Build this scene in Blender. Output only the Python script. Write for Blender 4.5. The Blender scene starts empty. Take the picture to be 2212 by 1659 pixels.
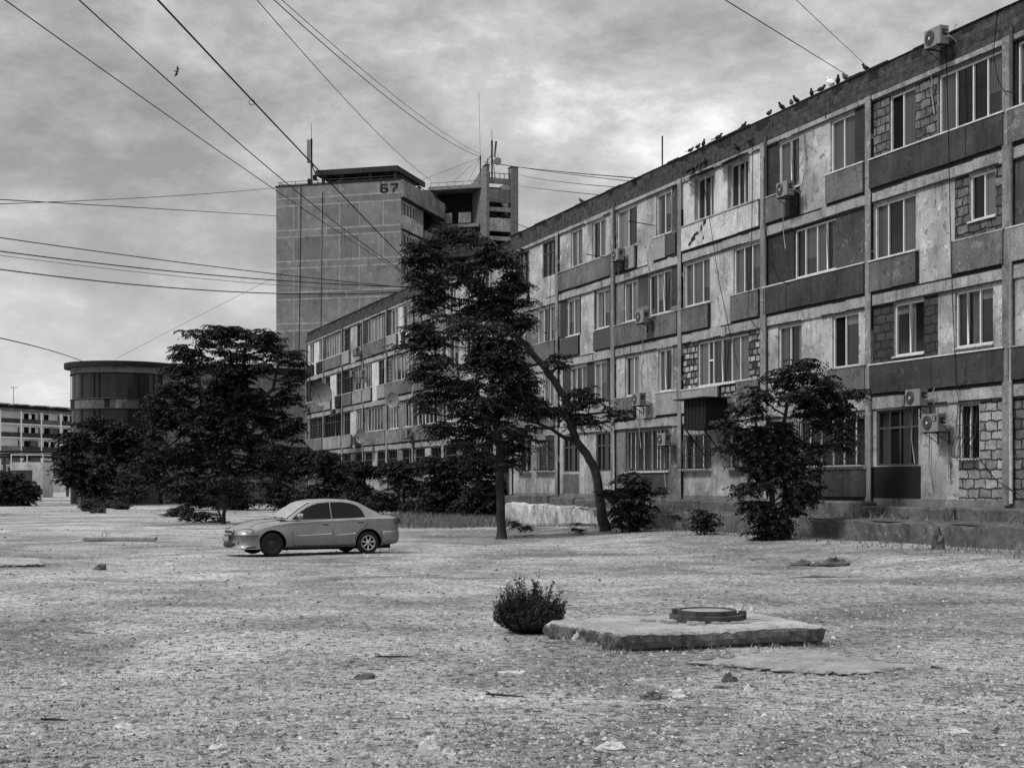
import bpy, math, random
import numpy as np
from mathutils import Vector, Matrix
R=math.radians
random.seed(7); rng=np.random.default_rng(7)
S=bpy.context.scene; C=S.collection
# ------------------------------------------------------------ camera, sky, sun, exposure
EYE=1.8; F=3100.0; HZ=1045.0
cam=bpy.data.cameras.new('camera'); co=bpy.data.objects.new('camera',cam); C.objects.link(co)
co.location=(0,0,EYE); co.rotation_euler=(R(90),0,0)
cam.sensor_width=36; cam.lens=36*F/2212; cam.shift_y=(HZ-829.5)/2212; cam.clip_end=3000; cam.clip_start=.1
S.camera=co
S.view_settings.view_transform='Standard'; S.view_settings.look='None'; S.view_settings.gamma=1
S.view_settings.exposure=0.98
SUN_EL,SUN_AZ=52,-112   # azimuth from +Y clockwise
w=bpy.data.worlds.new('World'); S.world=w; w.use_nodes=True
nt=w.node_tree; nt.nodes.clear()
def N(nt,t,**k):
    n=nt.nodes.new(t)
    for a,b in k.items():
        if a in n.inputs.keys() if False else False: pass
        setattr(n,a,b)
    return n
def L(nt,a,b): nt.links.new(a,b)
def mth(nt,op,a,b=None,clamp=False):
    n=nt.nodes.new('ShaderNodeMath'); n.operation=op; n.use_clamp=clamp
    for i,v in enumerate((a,b)):
        if v is None: continue
        if isinstance(v,(int,float)): n.inputs[i].default_value=v
        else: nt.links.new(v,n.inputs[i])
    return n.outputs[0]
def noise(nt,vec,scale,detail=6,rough=.55,dist=0):
    n=nt.nodes.new('ShaderNodeTexNoise'); n.inputs['Scale'].default_value=scale
    n.inputs['Detail'].default_value=detail; n.inputs['Roughness'].default_value=rough
    n.inputs['Distortion'].default_value=dist
    if vec is not None: nt.links.new(vec,n.inputs['Vector'])
    return n.outputs[0]
def ramp(nt,fac,stops):
    n=nt.nodes.new('ShaderNodeValToRGB'); e=n.color_ramp.elements
    while len(e)<len(stops): e.new(.5)
    for i,(p,c) in enumerate(stops):
        e[i].position=p; e[i].color=(c,c,c,1)
    nt.links.new(fac,n.inputs[0]); return n.outputs[0]
def mapping(nt,vec,scale=(1,1,1),loc=(0,0,0)):
    n=nt.nodes.new('ShaderNodeMapping'); n.inputs['Scale'].default_value=scale; n.inputs['Location'].default_value=loc
    nt.links.new(vec,n.inputs['Vector']); return n.outputs[0]
def mixc(nt,fac,a,b,mode='MIX'):
    n=nt.nodes.new('ShaderNodeMix'); n.data_type='RGBA'; n.blend_type=mode
    for i,v in ((0,fac),(6,a),(7,b)):
        if isinstance(v,(int,float)):
            n.inputs[i].default_value=v if i==0 else (v,v,v,1)
        else: nt.links.new(v,n.inputs[i])
    return n.outputs[2]
# sky: heavy grey cloud deck over a Nishita sky
tc=nt.nodes.new('ShaderNodeTexCoord'); sx=nt.nodes.new('ShaderNodeSeparateXYZ'); L(nt,tc.outputs['Generated'],sx.inputs[0])
zc=mth(nt,'MAXIMUM',sx.outputs[2],0.0)
den=mth(nt,'ADD',zc,.16)
cx=nt.nodes.new('ShaderNodeCombineXYZ')
L(nt,mth(nt,'DIVIDE',sx.outputs[0],den),cx.inputs[0]); L(nt,mth(nt,'DIVIDE',sx.outputs[1],den),cx.inputs[1])
cv=mapping(nt,cx.outputs[0],(1.0,.62,1),(3.1,1.7,0))
c1=noise(nt,cv,1.0,7,.6,.1); c2=noise(nt,mapping(nt,tc.outputs['Generated'],(1,1,1.9),(4.3,4.1,2.2)),6.5,10,.66,.12)
cl=mth(nt,'ADD',mth(nt,'MULTIPLY',c1,.42),mth(nt,'MULTIPLY',c2,.58))
deck=ramp(nt,cl,[(.39,.14),(.46,.21),(.53,.31),(.61,.52)])
hz=ramp(nt,zc,[(0,.70),(.10,.50),(.2,.12),(.32,0)])
deck=mixc(nt,mth(nt,'MULTIPLY',hz,.62),deck,.43)
zen=ramp(nt,zc,[(.30,0),(.8,1)])
deck=mixc(nt,zen,deck,.62)
sky=nt.nodes.new('ShaderNodeTexSky'); sky.sky_type='NISHITA'; sky.sun_disc=False
sky.sun_elevation=R(SUN_EL); sky.sun_rotation=R(SUN_AZ)
bw=nt.nodes.new('ShaderNodeRGBToBW'); L(nt,sky.outputs[0],bw.inputs[0])
skyb=mth(nt,'MULTIPLY',bw.outputs[0],.10)
fin=mixc(nt,.90,skyb,deck)
bg=nt.nodes.new('ShaderNodeBackground'); L(nt,fin,bg.inputs[0]); bg.inputs[1].default_value=1.0
ow=nt.nodes.new('ShaderNodeOutputWorld'); L(nt,bg.outputs[0],ow.inputs[0])
sl=bpy.data.lights.new('sun','SUN'); sl.energy=1.7; sl.angle=R(11); so=bpy.data.objects.new('sun',sl); C.objects.link(so)
dv=Vector((math.sin(R(SUN_AZ))*math.cos(R(SUN_EL)),math.cos(R(SUN_AZ))*math.cos(R(SUN_EL)),math.sin(R(SUN_EL))))
so.rotation_euler=dv.to_track_quat('Z','Y').to_euler()
# ------------------------------------------------------------ materials (monochrome place)
def newmat(name):
    m=bpy.data.materials.new(name); m.use_nodes=True; return m,m.node_tree,m.node_tree.nodes['Principled BSDF']
def objc(nt):
    t=nt.nodes.new('ShaderNodeTexCoord'); return t.outputs['Object']
def setbump(nt,b,h,st,dist=.02):
    n=nt.nodes.new('ShaderNodeBump'); n.inputs['Strength'].default_value=st; n.inputs['Distance'].default_value=dist
    nt.links.new(h,n.inputs['Height']); nt.links.new(n.outputs[0],b.inputs['Normal'])
def weathered(name,base,var=.35,streak=.5,patch=.3,sc=1.0,rough=.9,bump=.35,grime=.25,drips=.75):
    """plaster / concrete with blotches, vertical run-off streaks, chipped spots and grain"""
    m,nt,b=newmat(name); v=objc(nt)
    big=noise(nt,v,.55*sc,7,.6,.3); st=noise(nt,mapping(nt,v,(1.5*sc,1.5*sc,.16*sc)),1.5,8,.7,.8); smk=ramp(nt,noise(nt,mapping(nt,v,(1,1,1),(5,2,1)),.9*sc,5,.6),[(.42,0),(.62,1)])
    fine=noise(nt,v,26*sc,4,.7); mid=noise(nt,v,3.7*sc,8,.68,.4)
    c=ramp(nt,big,[(.3,base*(1-var)),(.7,base*(1+var*.55))])
    s=ramp(nt,st,[(.36,1-streak),(.60,1.0)])
    c=mixc(nt,smk,c,mixc(nt,1.0,c,s,'MULTIPLY'))
    p=ramp(nt,mid,[(.575,0),(.605,1)])
    c=mixc(nt,mth(nt,'MULTIPLY',p,patch),c,base*grime)
    p2=ramp(nt,noise(nt,mapping(nt,v,(1,1,1),(7,3,9)),2.3*sc,8,.7,.5),[(.59,0),(.62,1)])
    c=mixc(nt,mth(nt,'MULTIPLY',p2,patch*.9),c,min(.7,base*(1.5 if base>.2 else 2.3)))
    g=ramp(nt,fine,[(.3,.60),(.7,1.32)])
    c=mixc(nt,1.0,c,g,'MULTIPLY')
    if drips:
        sp_=nt.nodes.new('ShaderNodeSeparateXYZ'); L(nt,v,sp_.inputs[0])
        t_=mth(nt,'FRACT',mth(nt,'DIVIDE',mth(nt,'SUBTRACT',sp_.outputs[2],1.33),3.0))
        mk=ramp(nt,t_,[(0,.75),(.10,.35),(.30,.25),(.5,.1),(.84,.9),(1,.55)])
        dr=noise(nt,mapping(nt,v,(4.2,4.2,.30),(3,1,0)),1.0,6,.72,.25)
        ms_=ramp(nt,noise(nt,mapping(nt,v,(1,1,1),(1,8,3)),.8,5,.6),[(.38,.15),(.6,1)])
        dd=mth(nt,'MULTIPLY',mth(nt,'MULTIPLY',ramp(nt,dr,[(.50,0),(.60,1)]),mk),ms_)
        c=mixc(nt,mth(nt,'MULTIPLY',dd,drips),c,base*.22)
        lo=ramp(nt,mth(nt,'DIVIDE',sp_.outputs[2],5.0),[(.27,.85),(.5,.45),(.8,0)])
        c=mixc(nt,mth(nt,'MULTIPLY',mth(nt,'MULTIPLY',lo,ramp(nt,noise(nt,mapping(nt,v,(1.4,1.4,.6),(6,6,6)),1.1,7,.68),[(.38,.1),(.6,1)])),min(1,drips)),c,base*.25)
        cr=nt.nodes.new('ShaderNodeTexVoronoi'); cr.feature='DISTANCE_TO_EDGE'; cr.inputs['Scale'].default_value=.55
        wn=nt.nodes.new('ShaderNodeTexNoise'); wn.inputs['Scale'].default_value=2.2; wn.inputs['Detail'].default_value=6; L(nt,v,wn.inputs['Vector'])
        wa=nt.nodes.new('ShaderNodeVectorMath'); wa.operation='MULTIPLY_ADD'; L(nt,wn.outputs[1],wa.inputs[0]); wa.inputs[1].default_value=(.9,.9,.9); L(nt,v,wa.inputs[2]); L(nt,wa.outputs[0],cr.inputs['Vector'])
        ck=ramp(nt,cr.outputs['Distance'],[(.0,.75),(.012,0)])
        c=mixc(nt,mth(nt,'MULTIPLY',ck,ms_),c,base*.2)
    L(nt,c,b.inputs['Base Color']); b.inputs['Roughness'].default_value=rough; b.inputs['Specular IOR Level'].default_value=.25
    setbump(nt,b,mth(nt,'ADD',mid,mth(nt,'MULTIPLY',fine,.5)),bump)
    return m
def masonry(name,light,dark,mort,bw_=.46,bh=.25,ms=.03,noisy=.35):
    m,nt,b=newmat(name); v=objc(nt); s=nt.nodes.new('ShaderNodeSeparateXYZ')
    d=nt.nodes.new('ShaderNodeTexNoise'); d.inputs['Scale'].default_value=3.5; d.inputs['Detail'].default_value=4; L(nt,v,d.inputs['Vector'])
    ad=nt.nodes.new('ShaderNodeVectorMath'); ad.operation='MULTIPLY_ADD'; L(nt,d.outputs[1],ad.inputs[0]); ad.inputs[1].default_value=(.15,.15,.15); L(nt,v,ad.inputs[2])
    L(nt,ad.outputs[0],s.inputs[0]); c=nt.nodes.new('ShaderNodeCombineXYZ'); L(nt,mth(nt,'ADD',s.outputs[0],s.outputs[1]),c.inputs[0]); L(nt,s.outputs[2],c.inputs[1])
    br=nt.nodes.new('ShaderNodeTexBrick'); L(nt,c.outputs[0],br.inputs['Vector'])
    br.inputs['Scale'].default_value=1; br.inputs['Brick Width'].default_value=bw_; br.inputs['Row Height'].default_value=bh
    br.inputs['Mortar Size'].default_value=ms; br.inputs['Mortar Smooth'].default_value=.4
    for k,q in (('Color1',light),('Color2',dark),('Mortar',mort)): br.inputs[k].default_value=(q,q,q,1)
    n1=noise(nt,v,4,8,.7,.4); n2=noise(nt,v,24,4,.7)
    col=mixc(nt,1.0,br.outputs[0],ramp(nt,n1,[(.3,1-noisy),(.7,1+noisy*.6)]),'MULTIPLY')
    col=mixc(nt,1.0,col,ramp(nt,n2,[(.3,.7),(.7,1.25)]),'MULTIPLY')
    L(nt,col,b.inputs['Base Color']); b.inputs['Roughness'].default_value=.95; b.inputs['Specular IOR Level'].default_value=.2
    h=mth(nt,'SUBTRACT',mth(nt,'MULTIPLY',n1,.4),br.outputs[1]); setbump(nt,b,h,.5,.012)
    return m
def plain(name,c,rough=.6,spec=.3,metal=0,var=0.0,sc=8):
    m,nt,b=newmat(name); b.inputs['Roughness'].default_value=rough; b.inputs['Specular IOR Level'].default_value=spec; b.inputs['Metallic'].default_value=metal
    b.inputs['Base Color'].default_value=(c,c,c,1)
    if var:
        n=noise(nt,objc(nt),sc,6,.65)
        L(nt,ramp(nt,n,[(.3,c*(1-var)),(.7,c*(1+var))]),b.inputs['Base Color'])
    return m
M={}
M['light']=weathered('light_plaster',.37,.62,.55,.7)
M['white']=weathered('whitewashed_plaster',.50,.3,.45,.4)
M['mid']=weathered('grey_render',.17,.5,.5,.6)
M['dark']=weathered('dark_render',.032,.45,.45,.5)
M['smudge']=weathered('smeared_render',.06,.6,.35,.9,1.6,grime=.35)
M['band']=weathered('concrete_band',.29,.3,.6,.45)
M['pillar']=weathered('concrete_pillar',.20,.3,.55,.45)
M['panel_dark']=weathered('dark_balcony_panel',.045,.5,.5,.45,1.1)
M['panel_mid']=weathered('grey_balcony_panel',.12,.4,.5,.45)
M['panel_light']=weathered('pale_balcony_panel',.25,.2,.4,.25)
M['panel_black']=weathered('black_panel',.010,.3,.3,.15)
M['block_dark']=masonry('dark_block_masonry',.05,.028,.014)
M['block_mid']=masonry('grey_block_masonry',.16,.06,.018,noisy=.7)
M['block_light']=masonry('pale_stone_masonry',.32,.16,.035,noisy=.6)
M['rubble']=masonry('rubble_masonry',.40,.03,.02,.34,.23,.045,noisy=.8)
M['parapet']=masonry('parapet_blocks',.06,.04,.03,.42,.21,.014,noisy=.8)
M['brick']=masonry('brown_brick',.20,.14,.12,.26,.09,.012)
M['coping']=plain('tarred_coping',.012,.8,.2,var=.5)
M['frame']=plain('white_frame',.52,.45,.35,var=.12,sc=5)
M['wood']=plain('weathered_wood_frame',.045,.7,.3,var=.4,sc=12)
M['iron']=plain('black_iron',.018,.6,.4,var=.3)
M['palemetal']=plain('pale_painted_bars',.45,.5,.4)
M['sill']=plain('tin_sill',.42,.5,.4,var=.3,sc=4)
def pane(name,c,fold=None):
    m,nt,b=newmat(name); v=objc(nt)
    col=ramp(nt,noise(nt,mapping(nt,v,(1,1,.25)),1.3,4),[(.3,c*.7),(.7,c*1.25)])
    if fold:
        wv=nt.nodes.new('ShaderNodeTexWave'); wv.bands_direction=fold; wv.inputs['Scale'].default_value=3.2 if fold=='X' else 3.0
        wv.inputs['Distortion'].default_value=1.2 if fold=='X' else .4; L(nt,v,wv.inputs['Vector'])
        col=mixc(nt,1.0,col,ramp(nt,wv.outputs[1],[(0,.72),(1,1.12)]),'MULTIPLY')
    L(nt,col,b.inputs['Base Color']); b.inputs['Roughness'].default_value=.10; b.inputs['Specular IOR Level'].default_value=.25
    return m
M['g']=pane('glass_over_curtain',.06,'X'); M['G']=pane('glass_over_pale_curtain',.11,'X'); M['s']=pane('glass_over_slatted_blind',.08,'Z')
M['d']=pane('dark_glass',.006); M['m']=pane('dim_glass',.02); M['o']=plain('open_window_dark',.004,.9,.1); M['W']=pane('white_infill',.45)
M['slat']=plain('slatted_timber',.07,.8,.2,var=.4,sc=20)
M['case']=plain('ac_casing',.17,.5,.35,var=.15,sc=6); M['fan']=plain('ac_fan_grille',.02,.6,.3); M['badge']=plain('ac_badge',.03,.4,.3)
M['pipe']=plain('lagged_pipe',.22,.8,.2,var=.3)
M['wire']=plain('black_cable',.01,.8,.1)
M['bark']=weathered('bark',.035,.5,.5,.3,3,drips=0)
M['conc']=weathered('old_concrete',.30,.35,.35,.5,2.2,bump=.8,drips=0)
M['kerb']=weathered('crumbling_concrete',.10,.5,.6,.6,2.0,bump=.9,drips=0)
M['gable']=weathered('gable_panel',.18,.3,.3,.3,.9,drips=.3); M['gable2']=weathered('gable_panel_dark',.145,.18,.22,.10,.7); M['seam']=weathered('panel_seam',.30,.3,.2,.2,2)
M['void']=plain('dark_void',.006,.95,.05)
M['tarroof']=plain('roof_sheet',.05,.9,.1,var=.3,sc=1)
M['drumglass']=pane('drum_glass',.018)
M['drumpanel']=weathered('drum_spandrel',.11,.5,.4,.5,.8)
M['ink']=plain('painted_number',.015,.7,.2)
M['pigeon']=plain('pigeon_plumage',.03,.8,.2,var=.5,sc=30); M['pigeonw']=plain('white_plumage',.6,.8,.2)
M['oldlime']=weathered('flaking_limewash',.40,.5,.75,.85,1.6,drips=0)
M['slabside']=weathered('shaded_broken_slab_edge',.13,.5,.5,.7,5,bump=1.0,drips=0)  # slab sides: their shade is put into a tone darker than the top
M['farwhite']=weathered('far_whitewash',.72,.15,.1,.1,.5,drips=0)
M['sunken']=weathered('sunken_concrete',.25,.4,.2,.6,3,bump=.8,drips=0)
M['rust']=plain('rusty_sheet',.05,.85,.2,var=.6,sc=5)
def leafmat(name,c):
    m,nt,b=newmat(name); n=noise(nt,objc(nt),1.4,5,.6)
    g=nt.nodes.new('ShaderNodeNewGeometry')
    try: ri=g.outputs['Random Per Island']; f=mth(nt,'ADD',mth(nt,'MULTIPLY',n,.6),mth(nt,'MULTIPLY',ri,.4))
    except Exception: f=n
    L(nt,ramp(nt,f,[(.25,c*.35),(.55,c),(.8,c*2.6)]),b.inputs['Base Color'])
    b.inputs['Roughness'].default_value=.6; b.inputs['Specular IOR Level'].default_value=.18
    return m
M['leaf']=leafmat('ailanthus_leaf',.014); M['leaf2']=leafmat('dark_leaf',.010); M['leaf3']=leafmat('shrub_leaf',.020)
M['drygrass']=leafmat('dry_grass',.12)
# ------------------------------------------------------------ helpers
class MB:
    def __init__(s): s.v=[]; s.f=[]; s.m=[]; s.mats=[]; s.sm=[]
    def mi(s,m):
        m=M[m] if isinstance(m,str) else m
        if m not in s.mats: s.mats.append(m)
        return s.mats.index(m)
    def face(s,pts,m,sm=False):
        b=len(s.v); s.v+= [tuple(p) for p in pts]; s.f.append(tuple(range(b,b+len(pts)))); s.m.append(s.mi(m)); s.sm.append(sm)
    def box(s,x0,x1,y0,y1,z0,z1,m):
        b=len(s.v); s.v+=[(x0,y0,z0),(x1,y0,z0),(x1,y1,z0),(x0,y1,z0),(x0,y0,z1),(x1,y0,z1),(x1,y1,z1),(x0,y1,z1)]
        k=s.mi(m)
        for q in ((0,3,2,1),(4,5,6,7),(0,1,5,4),(1,2,6,5),(2,3,7,6),(3,0,4,7)):
            s.f.append(tuple(b+i for i in q)); s.m.append(k); s.sm.append(False)
        return s
    def tube(s,pts,rad,m,seg=6,cap=True):
        pts=[Vector(p) for p in pts]; n=len(pts); k=s.mi(m)
        if not isinstance(rad,(list,tuple)): rad=[rad]*n
        b=len(s.v); up=Vector((0.13,0.31,.94))
        for i,p in enumerate(pts):
            t=(pts[min(i+1,n-1)]-pts[max(i-1,0)]); t=t.normalized() if t.length>1e-9 else Vector((0,0,1))
            a=t.cross(up); a=a.normalized() if a.length>1e-3 else t.cross(Vector((1,0,0))).normalized(); c=t.cross(a)
            for j in range(seg):
                th=2*math.pi*j/seg; s.v.append(tuple(p+(a*math.cos(th)+c*math.sin(th))*rad[i]))
        for i in range(n-1):
            for j in range(seg):
                j2=(j+1)%seg; s.f.append((b+i*seg+j,b+i*seg+j2,b+(i+1)*seg+j2,b+(i+1)*seg+j)); s.m.append(k); s.sm.append(True)
        if cap:
            s.f.append(tuple(b+j for j in range(seg))); s.m.append(k); s.sm.append(False)
            s.f.append(tuple(b+(n-1)*seg+j for j in reversed(range(seg)))); s.m.append(k); s.sm.append(False)
        return s
    def disc(s,c,r,axis,th,m,seg=20,r2=None):
        c=Vector(c); ax=Vector(axis).normalized(); s.tube([c,c+ax*th],[r,r if r2 is None else r2],m,seg); return s
    def build(s,name,parent=None,label=None,cat=None,group=None,kind=None,mat=None):
        me=bpy.data.meshes.new(name); me.from_pydata(s.v,[],s.f)
        for m in s.mats: me.materials.append(m)
        me.polygons.foreach_set('material_index',s.m); me.polygons.foreach_set('use_smooth',s.sm); me.update()
        o=bpy.data.objects.new(name,me); C.objects.link(o)
        if parent is not None: o.parent=parent
        elif mat is not None: o.matrix_world=mat
        tag(o,label,cat,group,kind); return o
def tag(o,label=None,cat=None,group=None,kind=None):
    for k,v in (('label',label),('category',cat),('group',group),('kind',kind)):
        if v: o[k]=v
    return o
def empty(name,loc=(0,0,0),rz=0,label=None,cat=None,group=None):
    o=bpy.data.objects.new(name,None); C.objects.link(o); o.location=loc; o.rotation_euler=(0,0,rz); o.empty_display_size=.3
    return tag(o,label,cat,group)
def copy_tree(o,parent=None):
    c=o.copy(); C.objects.link(c)
    if parent is not None: c.parent=parent
    for ch in list(o.children): copy_tree(ch,c)
    return c
def at(vx,vy,Y): return Vector(((vx-1106)/F*Y,Y,EYE+(HZ-vy)/F*Y))
def gr(vx,vy,z=0.0):
    Y=(EYE-z)*F/(vy-HZ); return Vector(((vx-1106)/F*Y,Y,z))
# facade geometry: F0 foot of perpendicular, d far direction, n outward
AL=math.atan(1156/F); d=Vector((-math.sin(AL),math.cos(AL),0)); nrm=Vector((-math.cos(AL),-math.sin(AL),0))
F0=-nrm*24.57
def fac(u,dist=0,z=0): p=F0+d*u+nrm*dist; return Vector((p.x,p.y,z))
RZ=math.atan2(-d.y,-d.x)
def ss(a,b,x): t=min(1,max(0,(x-a)/(b-a))); return t*t*(3-2*t)
def hn(x,y):
    return (math.sin(x*1.31+y*.7)+math.sin(x*.53-y*1.13+1)+math.sin(x*2.9+y*2.3+2)*.4+math.sin(x*.21+y*.17)*1.2)/3.6
def gh(x,y):
    P=Vector((x,y,0)); dist=24.57+P.dot(nrm); u=(P-F0).dot(d)
    z=hn(x,y)*.035*ss(6,14,y)
    z+=.24*ss(9,2.5,dist)*ss(60,46,u) if dist>-1 else .24*ss(60,46,u)
    # low mound of earth beside the manhole slab
    z+=.09*math.exp(-((x-.55)**2/.5+(y-15.6)**2/.35))
    return z
# ------------------------------------------------------------ ground
gm,nt,b=newmat('stony_earth'); v=objc(nt)
n0=noise(nt,v,.11,5,.6,.6); n1=noise(nt,v,1.3,8,.65,.4); n2=noise(nt,v,9,8,.75); n3=noise(nt,v,45,4,.8)
c=ramp(nt,n0,[(.36,.25),(.5,.38),(.64,.48)])
c=mixc(nt,1.0,c,ramp(nt,noise(nt,mapping(nt,v,(1,1,1),(4,9,0)),.33,7,.65,1.0),[(.38,.56),(.58,1.10)]),'MULTIPLY')
c=mixc(nt,1.0,c,ramp(nt,n1,[(.35,.78),(.65,1.15)]),'MULTIPLY')
c=mixc(nt,1.0,c,ramp(nt,n2,[(.40,.22),(.49,.95),(.66,1.4)]),'MULTIPLY')
c=mixc(nt,1.0,c,ramp(nt,n3,[(.35,.45),(.65,1.5)]),'MULTIPLY')
vo=nt.nodes.new('ShaderNodeTexVoronoi'); vo.inputs['Scale'].default_value=17; L(nt,v,vo.inputs['Vector'])
peb=ramp(nt,vo.outputs[0],[(.14,1),(.24,0)])
sel=ramp(nt,noise(nt,v,6,3,.6),[(.52,0),(.6,1)])
c=mixc(nt,mth(nt,'MULTIPLY',mth(nt,'MULTIPLY',peb,sel),.6),c,.56)
L(nt,c,b.inputs['Base Color']); b.inputs['Roughness'].default_value=1; b.inputs['Specular IOR Level'].default_value=.1
setbump(nt,b,mth(nt,'ADD',mth(nt,'ADD',n2,mth(nt,'MULTIPLY',n3,.35)),mth(nt,'MULTIPLY',peb,.5)),1.0,.06)
M['gm']=gm
def axis(lo,hi,fine0,fine1,step,grow=1.16):
    a=list(np.arange(fine0,fine1+1e-6,step)); s=step
    while a[-1]<hi: s*=grow; a.append(a[-1]+s)
    s=step
    while a[0]>lo: s*=grow; a.insert(0,a[0]-s)
    return a
xs=axis(-1200,1200,-14,18,.4); ys=axis(-400,2400,4,56,.4)
V_=[(x,y,gh(x,y)) for y in ys for x in xs]; nx=len(xs)
Fs=[(j*nx+i,j*nx+i+1,(j+1)*nx+i+1,(j+1)*nx+i) for j in range(len(ys)-1) for i in range(nx-1)]
me=bpy.data.meshes.new('ground'); me.from_pydata(V_,[],Fs); me.materials.append(gm)
me.polygons.foreach_set('use_smooth',[True]*len(Fs))
ground=bpy.data.objects.new('ground',me); C.objects.link(ground); ground['kind']='structure'
# thin worn path strip in the distance, left
pm=MB(); pm.box(-70,-14,150,156,.01,.10,'conc'); pm.build('path',kind='structure')
# ------------------------------------------------------------ row blocks: storeys in facade coordinates
BAY=6.03; FL=[1.38,4.38,7.38,10.37]; HEAD=2.57; SILL=.94
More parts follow.
